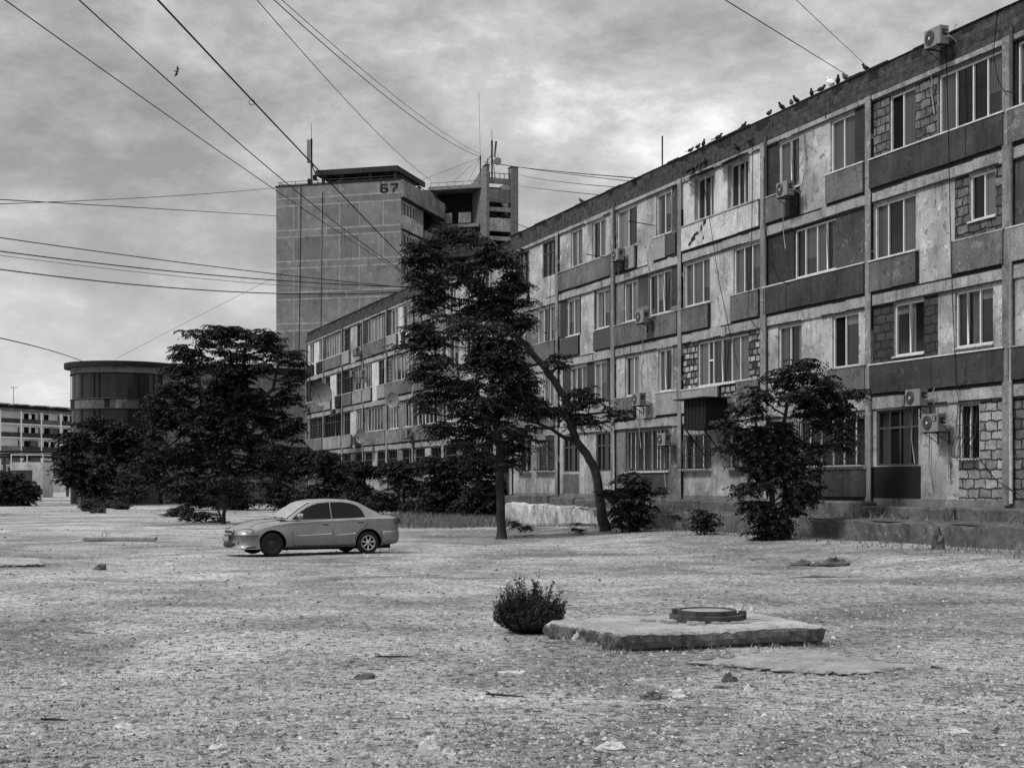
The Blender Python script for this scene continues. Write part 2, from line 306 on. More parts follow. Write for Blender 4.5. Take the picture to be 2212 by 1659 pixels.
# cell: w=[(x0,x1,panes[,opts])], p=wall patches (x0,x1,z0,z1,mat), b=balcony panels (x0,x1,mat), base=wall material
near={
(0,3):dict(base='light',w=[(.43,2.4,'mmm','wood'),(4.1,5.85,'mmm','wood')],p=[],b=[(.2,2.4,'panel_light')]),
(0,2):dict(base='light',w=[(.64,2.6,'gg'),(3.43,5.8,'Gdg')],p=[(2.6,3.43,.5,2.6,'mid')],b=[(.3,5.8,'panel_mid')]),
(0,1):dict(base='light',w=[(1.9,3.38,'gd'),(4.22,5.48,'dg')],p=[],b=[(.3,5.8,'panel_mid')]),
(0,0):dict(base='light',w=[(1.04,2.62,'dd','grille'),(3.38,5.57,'dd','grille')],p=[(5.6,6,.0,2.6,'mid')],b=[],zs=.98),
(1,3):dict(base='light',w=[(1.44,2.75,'gd'),(3.81,5.19,'dg')],p=[],b=[(.2,5.9,'panel_mid')]),
(1,2):dict(base='light',w=[(1.01,2.46,'gg'),(4.22,5.58,'dG')],p=[(.2,1.01,.9,2.6,'dark'),(2.46,2.6,.9,2.6,'dark'),(5.58,5.97,.9,2.6,'dark'),(4.0,4.22,.2,2.6,'dark')],b=[(.42,2.46,'slat'),(4.09,5.9,'slat')]),
(1,1):dict(base='light',w=[(1.39,3.23,'gdg'),(3.97,5.34,'dg')],p=[(.5,1.39,.5,2.6,'dark'),(3.23,3.97,.5,2.6,'dark'),(5.34,5.95,.5,2.6,'dark'),(1.39,5.34,.6,.94,'dark')],b=[(3.2,5.8,'panel_light')]),
(1,0):dict(base='light',w=[(.59,2.43,'ddd','wood'),(4.2,5.9,'ddd','wood')],p=[(.5,2.4,0,.85,'panel_mid')],b=[],zs=.95),
(2,3):dict(base='light',w=[(.28,2.19,'Gd'),(3.91,5.2,'dG')],p=[(5.25,5.9,.9,2.6,'smudge')],b=[(1.37,2.19,'panel_light'),(.3,1.37,'panel_black'),(3.84,4.9,'panel_light'),(4.98,5.8,'slat')]),
(2,2):dict(base='mid',w=[(.95,2.26,'dG'),(3.26,5.16,'dGd')],p=[(5.2,5.9,1.1,2.6,'dark'),(2.3,3.2,1.4,2.6,'smudge')],b=[(.2,5.85,'panel_mid')]),
(2,1):dict(base='light',w=[(1.09,2.4,'dG'),(4.1,5.22,'gd')],p=[(5.3,5.9,.6,2.6,'mid')],b=[(.3,2.1,'panel_mid'),(4.04,5.9,'panel_light')]),
(2,0):dict(base='mid',w=[(1.16,4.98,'ddddd','bars')],p=[(.2,1.1,0,2.6,'mid'),(1.2,4.9,.0,.9,'smudge')],b=[],zs=.9),
(3,3):dict(base='white',w=[(1.03,2.49,'mdm','awning'),(3.5,4.93,'mdm','awning')],p=[],b=[(.2,5.8,'white')],zs=1.0),
(3,2):dict(base='light',w=[(.22,2.21,'ggg'),(3.92,5.81,'gdg')],p=[(.2,2.21,.55,.94,'block_mid'),(3.92,5.85,.55,.94,'block_mid')],b=[(.2,2.25,'panel_mid'),(3.9,5.8,'panel_mid')]),
(3,1):dict(base='mid',w=[(1.26,4.98,'swmdss')],p=[(.1,1.26,.5,2.6,'rubble'),(4.98,5.9,.5,2.6,'rubble'),(1.26,4.98,.5,.94,'rubble')],b=[(.2,3.0,'panel_light'),(4.3,5.8,'panel_mid')]),
(3,0):dict(base='light',w=[(.2,2.32,'ddd','grille'),(3.61,5.81,'ddd','grille')],p=[(.1,2.3,2.2,2.6,'panel_light')],b=[],zs=.92,zh=2.25),
(4,3):dict(base='light',w=[(.89,2.14,'gd'),(3.92,5.23,'gg')],p=[(.06,.89,.85,2.6,'dark'),(5.23,5.95,.9,2.6,'dark')],b=[(.1,1.5,'panel_mid'),(1.55,2.19,'panel_black'),(3.83,5.82,'panel_mid')]),
(4,2):dict(base='dark',w=[(1.84,4.23,'dggd')],p=[(.06,1.8,.9,2.6,'dark'),(4.23,5.9,.9,2.6,'smudge')],b=[(.1,5.86,'panel_dark')],zs=.98),
(4,1):dict(base='light',w=[(.85,2.28,'md'),(4.02,5.43,'ob')],p=[],b=[(3.91,5.9,'panel_mid')]),
(4,0):dict(base='mid',w=[(.35,1.8,'ddd','grille'),(2.1,5.9,'dddddd','grille')],p=[(.1,6,.0,.55,'mid')],b=[(1.9,3.5,'panel_dark'),(3.58,5.95,'panel_dark')],zs=.94,zh=2.45),
(5,3):dict(base='mid',w=[(.92,2.15,'og'),(3.17,5.89,'gddg')],p=[(.1,.92,.86,2.6,'block_mid'),(2.15,3.13,.86,2.6,'block_mid'),(.92,2.15,.86,1.0,'block_mid')],b=[(.1,5.95,'panel_dark')]),
(5,2):dict(base='light',w=[(.18,2.17,'gdg'),(4.48,5.51,'dG',None,1.33)],p=[(3.87,4.48,.95,2.6,'block_mid'),(5.51,5.95,.95,2.6,'block_mid'),(4.48,5.51,.95,1.33,'block_mid'),(.1,2.2,.3,.9,'panel_mid')],b=[(.1,2.3,'panel_mid'),(3.87,5.95,'panel_mid')]),
(5,1):dict(base='light',w=[(1.15,2.54,'bd'),(3.89,5.42,'mdb')],p=[(.1,1.15,.88,2.6,'block_dark'),(2.54,3.16,.88,2.6,'block_dark'),(1.15,2.54,.88,1.05,'block_dark')],b=[(.1,5.95,'panel_dark')],zs=1.05),
(5,0):dict(base='light',w=[(.3,2.29,'dodd','wood'),(4.04,4.88,'oo','grille',1.05)],p=[(.1,2.4,0,.92,'panel_black'),(4.9,6.0,0,2.6,'block_light'),(4.04,4.9,0,1.0,'block_light')],b=[]),
(6,3):dict(base='dark',w=[(.3,2.6,'gdg'),(4,5.4,'gd')],p=[],b=[(.1,5.9,'panel_mid')]),
(6,2):dict(base='smudge',w=[(1.2,3.4,'gdg'),(4,5.4,'gg')],p=[],b=[(.1,5.9,'panel_light')]),
(6,1):dict(base='light',w=[(1.0,2.6,'gd'),(3.9,5.4,'dg')],p=[],b=[(.1,5.9,'panel_dark')]),
(6,0):dict(base='block_mid',w=[(1.5,3.4,'ddd','grille')],p=[],b=[]),
}
far={
(0,3):dict(base='white',w=[(.96,2.58,'Gd'),(4.31,5.9,'dG')],b=[(.3,2.58,'panel_black'),(3.79,5.9,'panel_black')]),
(1,3):dict(base='mid',w=[(.56,5.8,'GgGgGG')],b=[(.3,5.8,'panel_mid')],p=[(.2,.56,.9,2.6,'block_dark')]),
(2,3):dict(base='light',w=[(.44,2.34,'mm','wood'),(4.13,5.85,'mm','wood')],b=[(.2,2.3,'panel_light'),(4.1,5.8,'panel_light')]),
(3,3):dict(base='dark',w=[(.9,5.3,'gGgGg')],b=[(.2,5.8,'panel_mid')]),
(4,3):dict(base='white',w=[(.9,2.57,'mG'),(3.59,5.3,'dG')],p=[(.2,.9,.8,2.6,'dark'),(5.3,5.9,.8,2.6,'mid')],b=[(.3,2.5,'panel_light'),(3.6,4.2,'panel_black')]),
(5,3):dict(base='mid',w=[(1.0,2.52,'dG'),(3.71,5.0,'Gd')],b=[]),
(6,3):dict(base='light',w=[(.8,2.2,'dG'),(3.8,5.2,'gd')],b=[(.2,5.8,'panel_mid')]),
(7,3):dict(base='light',w=[(.8,2.2,'dG'),(3.8,5.2,'gd')],b=[(.2,5.8,'panel_mid')]),
(0,2):dict(base='dark',w=[(.96,5.59,'mmmmm','wood')],b=[(.2,5.8,'panel_mid')]),
(1,2):dict(base='white',w=[(.31,2.04,'mm','wood'),(4.04,5.66,'mm','wood')],b=[(.3,2.5,'panel_light'),(4,5.7,'panel_black')]),
(2,2):dict(base='mid',w=[(.22,3.0,'mmm','wood'),(3.28,5.85,'GdG')],b=[(.2,3,'panel_mid'),(3.2,5.8,'panel_light')]),
(3,2):dict(base='white',w=[(.3,2.13,'dGd'),(3.85,5.33,'md','wood')],b=[(.2,2.2,'panel_light'),(3.8,5.8,'panel_light')]),
(4,2):dict(base='mid',w=[(1.09,5.6,'GgdGg')],p=[(.1,1.09,.6,2.6,'block_mid')],b=[(.2,5.8,'panel_mid')]),
(5,2):dict(base='light',w=[(.8,2.6,'gG'),(3.8,5.2,'dg')],b=[(.2,5.8,'panel_mid')]),
(6,2):dict(base='light',w=[(.8,2.6,'gG'),(3.8,5.2,'dg')],b=[(.2,2.8,'panel_mid')]),
(7,2):dict(base='mid',w=[(.8,2.6,'gd'),(3.8,5.2,'Gg')],b=[(.2,5.8,'panel_light')]),
(0,1):dict(base='mid',w=[(.96,5.49,'gmmgmm','wood')],b=[(.2,5.8,'panel_mid')]),
(1,1):dict(base='dark',w=[(.3,5.57,'dddddd','wood')],b=[(.2,5.8,'panel_light')]),
(2,1):dict(base='white',w=[(.3,2.21,'mm','wood'),(3.92,5.78,'GdG')],b=[(.2,2.8,'panel_light'),(3.9,5.8,'panel_mid')]),
(3,1):dict(base='mid',w=[(.95,4.85,'dGdgG')],p=[(4.9,5.9,.6,2.6,'mid')],b=[(.2,5.8,'mid')]),
(4,1):dict(base='mid',w=[(.56,2.57,'Gdd'),(3.99,5.8,'dgd')],b=[(.2,5.8,'mid')]),
(5,1):dict(base='dark',w=[(.69,5.43,'dGdgdd')],b=[(.2,5.8,'panel_mid')]),
(6,1):dict(base='light',w=[(.23,1.72,'gG'),(3.6,5.2,'dg')],b=[]),
(7,1):dict(base='light',w=[(.9,2.5,'gG'),(3.6,5.2,'dg')],b=[(.2,5.8,'panel_mid')]),
}
for b_ in range(8):
    far[(b_,0)]=dict(base='light' if b_%2 else 'mid',w=[(.3,2.3,'ddd','wood'),(3.5,5.5,'ddd','wood')],b=[])
def win_frame(name,x0,x1,z0,z1,panes,style,parent):
    fm='wood' if style=='wood' else 'frame'; yf0,yf1,yg=.06,.13,.115
    if style=='awning': yf0,yf1,yg=.16,.23,.21
    f=MB(); t=.055
    f.box(x0,x1,yf0,yf1,z0,z0+t,fm); f.box(x0,x1,yf0,yf1,z1-t,z1,fm)
    f.box(x0,x0+t,yf0,yf1,z0+t,z1-t,fm); f.box(x1-t,x1,yf0,yf1,z0+t,z1-t,fm)
    n=len(panes); wts=[(.6 if c in 'w' else (.9+.35*random.random())) for c in panes]; tot=sum(wts); x=x0+t; W=x1-x0-2*t; g=MB()
    for i,c in enumerate(panes):
        xe=x+W*wts[i]/tot
        if i<n-1: f.box(xe-.024,xe+.024,yf0+.005,yf1-.005,z0+t,z1-t,fm)
        a,b2=x,xe
        if c=='b': # roller blind pulled part way
            zm=z1-(z1-z0)*.2
            g.face([(a,yg,zm),(b2,yg,zm),(b2,yg,z1-t),(a,yg,z1-t)],'G'); g.face([(a,yg,z0+t),(b2,yg,z0+t),(b2,yg,zm),(a,yg,zm)],'m')
        elif c=='w':
            zm=z0+(z1-z0)*.56; f.box(a+.03,b2-.03,yf0+.006,yf1-.004,zm-.03,zm+.03,fm)
            for q0,q1 in ((z0+t,z1-t),): g.face([(a,yg,q0),(b2,yg,q0),(b2,yg,q1),(a,yg,q1)],'m')
        elif c in 'gG' and random.random()<.35 and style is None:
            zm=z0+(z1-z0)*random.uniform(.25,.5)
            g.face([(a,yg,zm),(b2,yg,zm),(b2,yg,z1-t),(a,yg,z1-t)],c); g.face([(a,yg,z0+t),(b2,yg,z0+t),(b2,yg,zm),(a,yg,zm)],'m')
        elif c in 'dm' and style is None and random.random()<.5:
            e_=a+(b2-a)*random.uniform(.25,.7); k1,k2=(random.choice('gG'),c) if random.random()<.5 else (c,random.choice('gG'))
            g.face([(a,yg,z0+t),(e_,yg,z0+t),(e_,yg,z1-t),(a,yg,z1-t)],k1); g.face([(e_,yg,z0+t),(b2,yg,z0+t),(b2,yg,z1-t),(e_,yg,z1-t)],k2)
        else: g.face([(a,yg,z0+t),(b2,yg,z0+t),(b2,yg,z1-t),(a,yg,z1-t)],c)
        if c=='d' and style is None and random.random()<.3: # a tilted sash
            f.tube([(a+.05,.05,z0+.08),(a+.12,-.04,z1-.1)],.022,'frame',4)
        x=xe
    if style=='wood':
        zm=z0+(z1-z0)*.68; f.box(x0+t,x1-t,yf0+.01,yf1-.008,zm-.03,zm+.03,fm)
    if style!='wood' and random.random()<.75 or style=='awning':
        f.box(x0-.04,x1+.04,-.06,yf0-.004,z0-.045,z0-.004,'sill')
    o=f.build(name,parent); g.build('pane',o)
    if style=='awning':
        a=MB(); a.face([(x0-.3,-.42,z1-.02),(x1+.12,-.42,z1+.0),(x1+.12,.0,z1+.17),(x0-.3,.0,z1+.17)],'rust'); a.face([(x0-.3,-.42,z1-.035),(x0-.3,0,z1+.155),(x1+.12,0,z1+.155),(x1+.12,-.42,z1-.015)],'rust')
        for x in (x0-.1,x1): a.tube([(x,-.4,z1-.02),(x,0,z1-.25)],.012,'iron',4)
        a.build('awning',o)
    if style in('grille','bars'):
        q=MB(); n=max(4,int((x1-x0)/.13))
        for i in range(n+1):
            x=x0+.02+(x1-x0-.04)*i/n
            if style=='grille': pts=[(x,-.04,z1),(x,-.08,z0+.75*(z1-z0)),(x,-.11,z0+.45*(z1-z0)),(x,-.26,z0+.2*(z1-z0)),(x,-.26,z0+.08*(z1-z0)),(x,-.05,z0)]
            else: pts=[(x,-.05,z1),(x,-.05,z0)]
            q.tube(pts,.011,'iron',4)
            if style=='bars' : pass
        for fz,yy in ((.99,-.045),(.62,-.09),(.4,-.13),(.03,-.1)):
            y_=yy if style=='grille' else -.05
            q.box(x0,x1,y_-.01,y_+.01,z0+fz*(z1-z0)-.01,z0+fz*(z1-z0)+.01,'iron')
        if style=='bars':
            for i in range(1,7):
                x=x0+(x1-x0)*i/6.4-.2; q.box(x,x+.05,.03,.05,z0+.12,z1-.08,'palemetal')
        else:
            q.box(x0,x1,-.24,-.0,z0+.02,z0+.035,'palemetal')
        q.build('window_grille',o)
    return o
def block(name,origin_u,setback,nb,cells,top,par0,label,depth=12,seed=1):
    random.seed(seed)
    p=fac(origin_u,-setback); root=empty(name,(p.x,p.y,0),RZ,label,'apartment block')
    W=nb*BAY; wall=MB()
    # carcass
    ds=.3
    wall.box(0,W,ds,depth,1.0,13.0,'mid')
    for (bx,fl),c in cells.items():
        X0=bx*BAY; Z=FL[fl]; zs=c.get('zs',SILL); zh=c.get('zh',HEAD)
        ztop=FL[fl+1] if fl<3 else par0
        holes=[]
        for wd in c['w']:
            z0=wd[4] if len(wd)>4 else zs
            holes.append((wd[0],wd[1],z0,zh-.03))
        pt=c.get('p',[])
        xsx=sorted({0,BAY}|{round(h[i],3) for h in holes for i in (0,1)}|{round(q[i],3) for q in pt for i in (0,1) if 0<q[i]<BAY})
        zss=sorted({0,round(ztop-Z,3)}|{round(h[i],3) for h in holes for i in (2,3)}|{round(q[i],3) for q in pt for i in (2,3)})
        for i in range(len(xsx)-1):
            for j in range(len(zss)-1):
                cxm=(xsx[i]+xsx[i+1])/2; czm=(zss[j]+zss[j+1])/2
                if any(h[0]<cxm<h[1] and h[2]<czm<h[3] for h in holes): continue
                m=c['base']
                for q in pt:
                    if q[0]<cxm<q[1] and q[2]<czm<q[3]: m=q[4]
                a,b2,e,f=X0+xsx[i],X0+xsx[i+1],Z+zss[j],Z+zss[j+1]
                wall.face([(a,0,e),(b2,0,e),(b2,0,f),(a,0,f)],m)
        for h in holes:
            a,b2,e,f=X0+h[0],X0+h[1],Z+h[2],Z+h[3]; y=.24; m=c['base']
            wall.face([(a,0,e),(a,0,f),(a,y,f),(a,y,e)],m); wall.face([(b2,0,e),(b2,y,e),(b2,y,f),(b2,0,f)],m)
            wall.face([(a,0,e),(a,y,e),(b2,y,e),(b2,0,e)],m); wall.face([(a,0,f),(b2,0,f),(b2,y,f),(a,y,f)],m)
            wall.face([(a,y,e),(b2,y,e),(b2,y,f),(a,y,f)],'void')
    wall.box(0,W,-.02,.3,.2,FL[0],'pillar')
    wall.build('wall',root)
    # ledge slab broken into lengths
    pl=MB(); x=0
    while x<W-.5:
        l=min(random.uniform(2.2,4.5),W-x); o_=random.uniform(-.06,.08)
        pl.box(x+.04,x+l-.04,-.62+o_,-.021,.72+random.uniform(-.03,.03),1.20+random.uniform(-.07,.1),'kerb'); x+=l
    o=pl.build('plinth_ledge',root); bev(o,.05)
    for k in range(nb+1):
        q=MB(); x=k*BAY; wd=.14
        q.box(x-wd,x+wd,-.10,-.002,1.25,par0,'pillar')
        if k%2==0: q.tube([(x+wd+.06,-.1,1.3),(x+wd+.05,-.1,5),(x+wd+.06,-.1,par0+.2)],.05,'pipe',6)
        zz_=1.3
        while zz_<par0-.5:
            l=random.uniform(.4,1.8)
            for sgn in (-1,1):
                if random.random()<.7: q.box(x+sgn*(wd+.012)-.014,x+sgn*(wd+.012)+.014,-.085,-.003,zz_,min(par0-.1,zz_+l*random.uniform(.7,1)),'coping')
            zz_+=l
        q.build('pillar',root)
    for k in range(nb):
        for fl in range(4):
            zt=FL[fl+1] if fl<3 else par0
            q=MB(); x0,x1=k*BAY+.145,(k+1)*BAY-.145; z0=FL[fl]+HEAD+.03
            q.box(x0,x1,-.055,-.003,z0,zt-.03+ (0 if fl<3 else .03),'band')
            xx=x0
            while xx<x1-.1:
                l=min(random.uniform(.3,1.6),x1-xx)
                if random.random()<.85: q.box(xx,xx+l,-.066,-.056,z0-.012,z0+random.uniform(.018,.045),'coping')
                if random.random()<.6 and fl<3: q.box(xx,xx+l,-.064,-.056,zt-.06-random.uniform(0,.025),zt-.031,'coping')
                xx+=l
            if random.random()<.5:
                xx=x0+random.uniform(.5,4.5); q.box(xx,xx+.05,-.066,-.056,z0+.08,z0+.3,'ink')
            q.build('floor_band',root)
    for (bx,fl),c in cells.items():
        X0=bx*BAY; Z=FL[fl]
        for wd in c['w']:
            st=wd[3] if len(wd)>3 else None
            z0=wd[4] if len(wd)>4 else c.get('zs',SILL)
            win_frame('window',X0+wd[0],X0+wd[1],Z+z0,Z+c.get('zh',HEAD)-.03,wd[2],st,root)
        for bp in c['b']:
            x0,x1,m=bp; x0+=X0; x1+=X0; q=MB(); zt=Z+.87+random.uniform(-.03,.03); zb=Z+.02
            if m=='slat':
                n=int((x1-x0)/.12)
                q.box(x0,x1,-.06,-.004,zb,zt,'panel_black')
                for i in range(n): q.box(x0+i*.12+.01,x0+i*.12+.095,-.10,-.062,zb+.04,zt-.02,'slat')
            else:
                n=max(1,round((x1-x0)/1.45)); 
                for i in range(n):
                    a=x0+(x1-x0)*i/n+.006; b2=x0+(x1-x0)*(i+1)/n-.006; dy=random.uniform(-.012,.012)
                    q.box(a,b2,-.13+dy,-.07,zb+random.uniform(0,.03),zt,m)
                q.box(x0-.035,x1+.035,-.066,-.058,zb-.07,zt+.02,'coping')
                if m!='panel_black': q.box(x0-.03,x1+.03,-.15,-.004,zt+.004,zt+.045,'sill' if random.random()<.35 else 'band')
            q.build('balcony_panel',root)
    pp=MB(); pp.box(-.02,W+.02,-.03,.22,par0+.002,top-.06,'parapet'); 
    x=0
    while x<W-.2:
        l=min(random.uniform(.5,1.6),W-x); dz=random.uniform(-.025,.03)
        pp.box(x,x+l-.01,-.07+random.uniform(-.02,.02),.26,top-.058,top-.01+dz,'coping'); x+=l
    for _ in range(int(W*1.1)): # flaked patches hanging from the coping
        x=random.uniform(0,W-.4); l=random.uniform(.1,.5); pp.box(x,x+l,-.04,-.031,par0+random.uniform(.45,.68),top-.1,'coping')
    pp.build('parapet',root)
    rf=MB(); rf.box(.0,W,.23,depth,13.01,13.3,'tarroof'); rf.build('roof',root)
    return root
def bev(o,w=.02,seg=1):
    m=o.modifiers.new('bevel','BEVEL'); m.width=w; m.segments=seg; m.limit_method='ANGLE'
nearB=block('apartment_block',65.93,0,9,{**near,(7,3):near[(4,3)],(7,2):near[(5,2)],(7,1):near[(3,2)],(7,0):near[(2,0)],(8,3):near[(5,1)],(8,2):near[(3,2)],(8,1):near[(4,1)],(8,0):near[(0,0)]},13.96,13.14,
 'long four-storey panel block of weathered grey bays, nearer section at right with stone infill',seed=3)
farB=block('apartment_block',65.93+8*BAY,.38,8,far,13.93,13.10,'farther section of the four-storey panel row, below the number 67 tower behind the trees',seed=5)
NM=Matrix.Translation(fac(65.93))@Matrix.Rotation(RZ,4,'Z')
def nl(x,y,z): return NM@Vector((x,y,z))
# damage patches on the white balcony panel and cabinet balcony
q=MB()
for (x,z,w_,h) in ((18.09+1.2,10.8,.42,.1),(18.09+1.0,10.6,.35,.2),(18.09+.8,10.5,.25,.12),(18.09+1.95,11.05,.22,.2),(18.09+1.75,10.85,.12,.25),(18.09+1.9,10.55,.12,.12)):
    q.face([(x,-.148,z),(x+w_,-.148,z+h*.5),(x+w_*.9,-.148,z+h*1.3),(x+w_*.2,-.148,z+h*.8)],'panel_black')
q.build('missing_render',nearB)
q=MB(); X=18.09 # enclosed sheet-metal balcony box on struts, storey 1
q.box(X+2.15,X+3.75,-1.0,-.14,4.05-.35,4.75,'panel_black'); q.box(X+1.75,X+4.0,-1.25,-.14,4.76,4.80,'coping')
for i in range(6): q.box(X+2.2+i*.27,X+2.22+i*.27,-1.03,-1.002,3.75,4.7,'iron')
q.tube([(X+2.3,-1.0,3.7),(X+2.3,-.1,2.6)],.03,'iron',5); q.tube([(X+3.6,-1.0,3.7),(X+3.6,-.1,2.6)],.03,'iron',5)
q.build('balcony_box',nearB,label='dark boxed sheet-metal balcony on slanting struts')
# ------------------------------------------------------------ terrace, retaining wall
t=MB()
us=[8+i*1.5 for i in range(36)]+[61.4]
for i in range(len(us)-1):
    a,b2=us[i],us[i+1]
    t.face([fac(b2,1.9,.80),fac(a,1.9,.80),fac(a,.1,.88),fac(b2,.1,.88)],'kerb')
t.build('terrace',kind='structure')
def wall_h(u): return .80+.16*ss(45,64,u)
t=MB(); k=t.mi('kerb'); rows=[]; u=8.0; us=[]
while u<61.6: us.append(u); u+=.22
prof=[(2.0,-.5),(2.0,-.0),(2.0,.3),(2.0,.62),(1.99,.93),(1.93,1.0),(1.7,1.0),(1.62,.97),(1.6,0)]
for u in us:
    h=wall_h(u); row=[]
    for j,(dd,zz_) in enumerate(prof):
        jt=rng.normal(0,.012 if j in(1,2,3) else .028) if 0<j<8 else 0
        step=.05 if math.sin(u*.7)>.2 else 0
        row.append(fac(u,dd+jt+(step if 0<j<6 else 0),zz_*h if j>0 else -.5)+Vector((0,0,jt*.6+.03*math.sin(u*1.9))))
    rows.append(row)
k2=t.mi('oldlime'); b0=len(t.v)
for row in rows: t.v+=[tuple(p) for p in row]
n=len(prof)
for i in range(len(rows)-1):
    for j in range(n-1): t.f.append((b0+i*n+j,b0+(i+1)*n+j,b0+(i+1)*n+j+1,b0+i*n+j+1)); t.m.append(k2 if us[i]>51.2+2*math.sin(j*2.1) else k); t.sm.append(False)
for i in (0,len(rows)-1): t.f.append(tuple(b0+i*n+j for j in range(n))); t.m.append(k); t.sm.append(False)
t.build('retaining_wall',label='low crumbling concrete retaining wall along the foot of the near block',cat='wall')
# ------------------------------------------------------------ air conditioners
def make_ac():
    r=empty('air_conditioner')
    q=MB(); q.box(-.4,.4,-.32,0,0,.56,'case'); q.box(.14,.36,-.323,-.321,.06,.5,'case'); q.box(.401,.404,-.25,-.06,.25,.45,'badge'); o=q.build('casing',r); bev(o,.025,2)
    q=MB(); q.disc((-.13,-.321,.28),.235,(0,-1,0),.012,'fan',24)
    for i in range(4):
        rr=.05+.055*i; pts=[(-.13+rr*math.cos(a),-.338,.28+rr*math.sin(a)) for a in np.linspace(0,2*math.pi,21)]; q.tube(pts,.004,'pipe',4,False)
    q.disc((-.13,-.334,.28),.045,(0,-1,0),.012,'palemetal',12); q.build('fan_grille',r)
    q=MB()
    for x in (-.28,.28): q.box(x-.018,x+.018,-.38,.22,-.04,-.003,'iron'); q.tube([(x,-.34,-.03),(x,.2,-.34)],.013,'iron',4); q.box(x-.018,x+.018,.19,.225,-.4,0,'iron')
    q.build('bracket',r)
    q=MB(); q.tube([(.41,-.1,.2),(.5,-.08,.22),(.52,.05,.15),(.50,.2,.05)],.022,'pipe',6); q.tube([(.41,-.12,.34),(.53,-.1,.3),(.54,.08,.4),(.5,.2,.6)],.018,'pipe',6); q.build('pipe',r)
    return r
ac0=make_ac(); first=[True]
def place_ac(lx_,z,label,out=.25,sc=1.0,extra=None):
    o=ac0 if first[0] else copy_tree(ac0); first[0]=False; sc*=.86
    vx_=86950/(75.076-lx_)-50; lx_+=(out+.16)*3309*(.937-.349*(vx_-1106)/3100)/(vx_+50)
    p=nl(lx_,-out+ (0 if True else 0),z-.28*sc); o.location=p; o.rotation_euler=(0,0,RZ); o.scale=(sc,)*3
    tag(o,label,'air conditioner','air conditioners fixed to the row block')
    if extra:
        q=MB(); inv=[((x-lx_)/sc,(y+out)/sc,(zz_-(z-.28*sc))/sc) for x,y,zz_ in extra]; q.tube(inv,.018,'pipe',6); q.build('wall_pipe',o)
    return o
place_ac(33.21,13.78,'air conditioner standing up against the roof parapet at far right',.26,1.0,[(33.1,-.04,13.5),(33.1,-.07,12.6),(33.2,-.04,11.9)])
place_ac(25.35,11.15,'air conditioner under a top-floor window beside a curved pipe loop on white plaster',.36,.95,[(25.9,-.1,11.0),(26.5,-.05,11.2),(26.75,-.05,12.0),(26.6,-.05,12.9)])
place_ac(32.3,4.16,'upper of the two ground-floor air conditioners, fixed on the concrete band',.28,.95)
place_ac(33.1,3.44,'big air conditioner with a square dark badge over the bare ground-floor plaster',.28,1.0,None)
q=MB(); q.box(.15,.345,-.328,-.326,.31,.50,'badge')
acb=[o for o in C.objects if o.get('label','').startswith('big air')][0]
q.build('badge',acb)
q=MB(); pts=[(.25+.045*math.cos(a),-.334,.405+.055*math.sin(a)) for a in np.linspace(R(50),R(310),12)]; q.tube(pts,.012,'frame',4); q.build('badge_letter',acb)
q=MB(); q.tube([(.2,.2,-.0),(.2,.21,-1.5)],.03,'pipe',6); q.box(.14,.28,.17,.22,-1.0,-.84,'case'); q.build('conduit',acb)
place_ac(12.36,10.97,'air conditioner on a pillar above a small dark panel of the near block',.34,.95)
place_ac(14.72,8.24,'air conditioner between two grey-curtained windows above a plain grey panel',.34,1.0)
place_ac(14.39,5.08,'air conditioner with a long hooked pipe rising up the stained wall',.3,1.0,[(14.75,-.05,5.3),(14.7,-.05,6.1),(14.8,-.05,6.5),(15.0,-.05,6.75)])
place_ac(16.6,3.46,'air conditioner at the corner of the wide barred ground-floor window',.3,.95)
FO=.0-.38
for lx_,z,l,s in ((-30.78,10.9,'tall air conditioner at the top floor of the farther section',1.1),(-32.02,9.45,'left one of a pair of air conditioners, third floor of the farther section',.95),(-29.28,9.25,'right one of a pair of air conditioners, third floor of the farther section',.95),
 (-47.3,7.87,'air conditioner on the far left end of the farther section',1.0),(-37.79,7.0,'pale air conditioner under the large round dish',1.0),(-18.27,4.85,'air conditioner above the shrubs near the crown of the leaning tree',1.1),(-31.4,4.85,'pale air conditioner just above the shrub tops in the farther section',1.0)):
    place_ac(lx_,z,l,.3-.38,s)
# satellite dishes
def dish(lx_,z,r,label,out,tilt=0):
    p=nl(lx_,-out,z); root=empty('satellite_dish',p,RZ+tilt,label,'satellite dish')
    q=MB(); seg=24; prev=None; rings=[(0,0),(.35,.03),(.7,.12),(1.0,.25)]
    for (a,h) in rings:
        ring=[(r*a*math.cos(t),-.3*r-h*r,r*a*math.sin(t)) for t in np.linspace(0,2*math.pi,seg,endpoint=False)]
        if prev:
            for i in range(seg): q.face([prev[i],prev[(i+1)%seg],ring[(i+1)%seg],ring[i]],'dishm',True)
        prev=ring
    q.build('reflector',root)
    q=MB(); q.tube([(0,-.3*r,0),(0,.0,-.1),(0,out,-.25)],.03,'iron',6); q.tube([(0,-.45*r,-.9*r),(0,-1.1*r,-.1)],.014,'iron',5); q.disc((0,-1.15*r,-.1),.05,(0,1,0),.1,'iron',8); q.build('arm',root)
M['dishm']=plain('dish_sheet',.12,.5,.4,var=.2,sc=5)
dish(-37.3,8.33,.85,'large pale satellite dish on the farther section above the shrubs',.75,R(52))
dish(-27.59,4.99,.5,'small dark satellite dish low on the grey wall of the farther section',.3,R(30))
dish(-19.2,6.94,.48,'dark satellite dish half hidden by the tree crown, farther section',.5,R(40))
dish(5.4,3.9,.42,'round dish above the barred window behind the leaning trunk',.5,R(20))
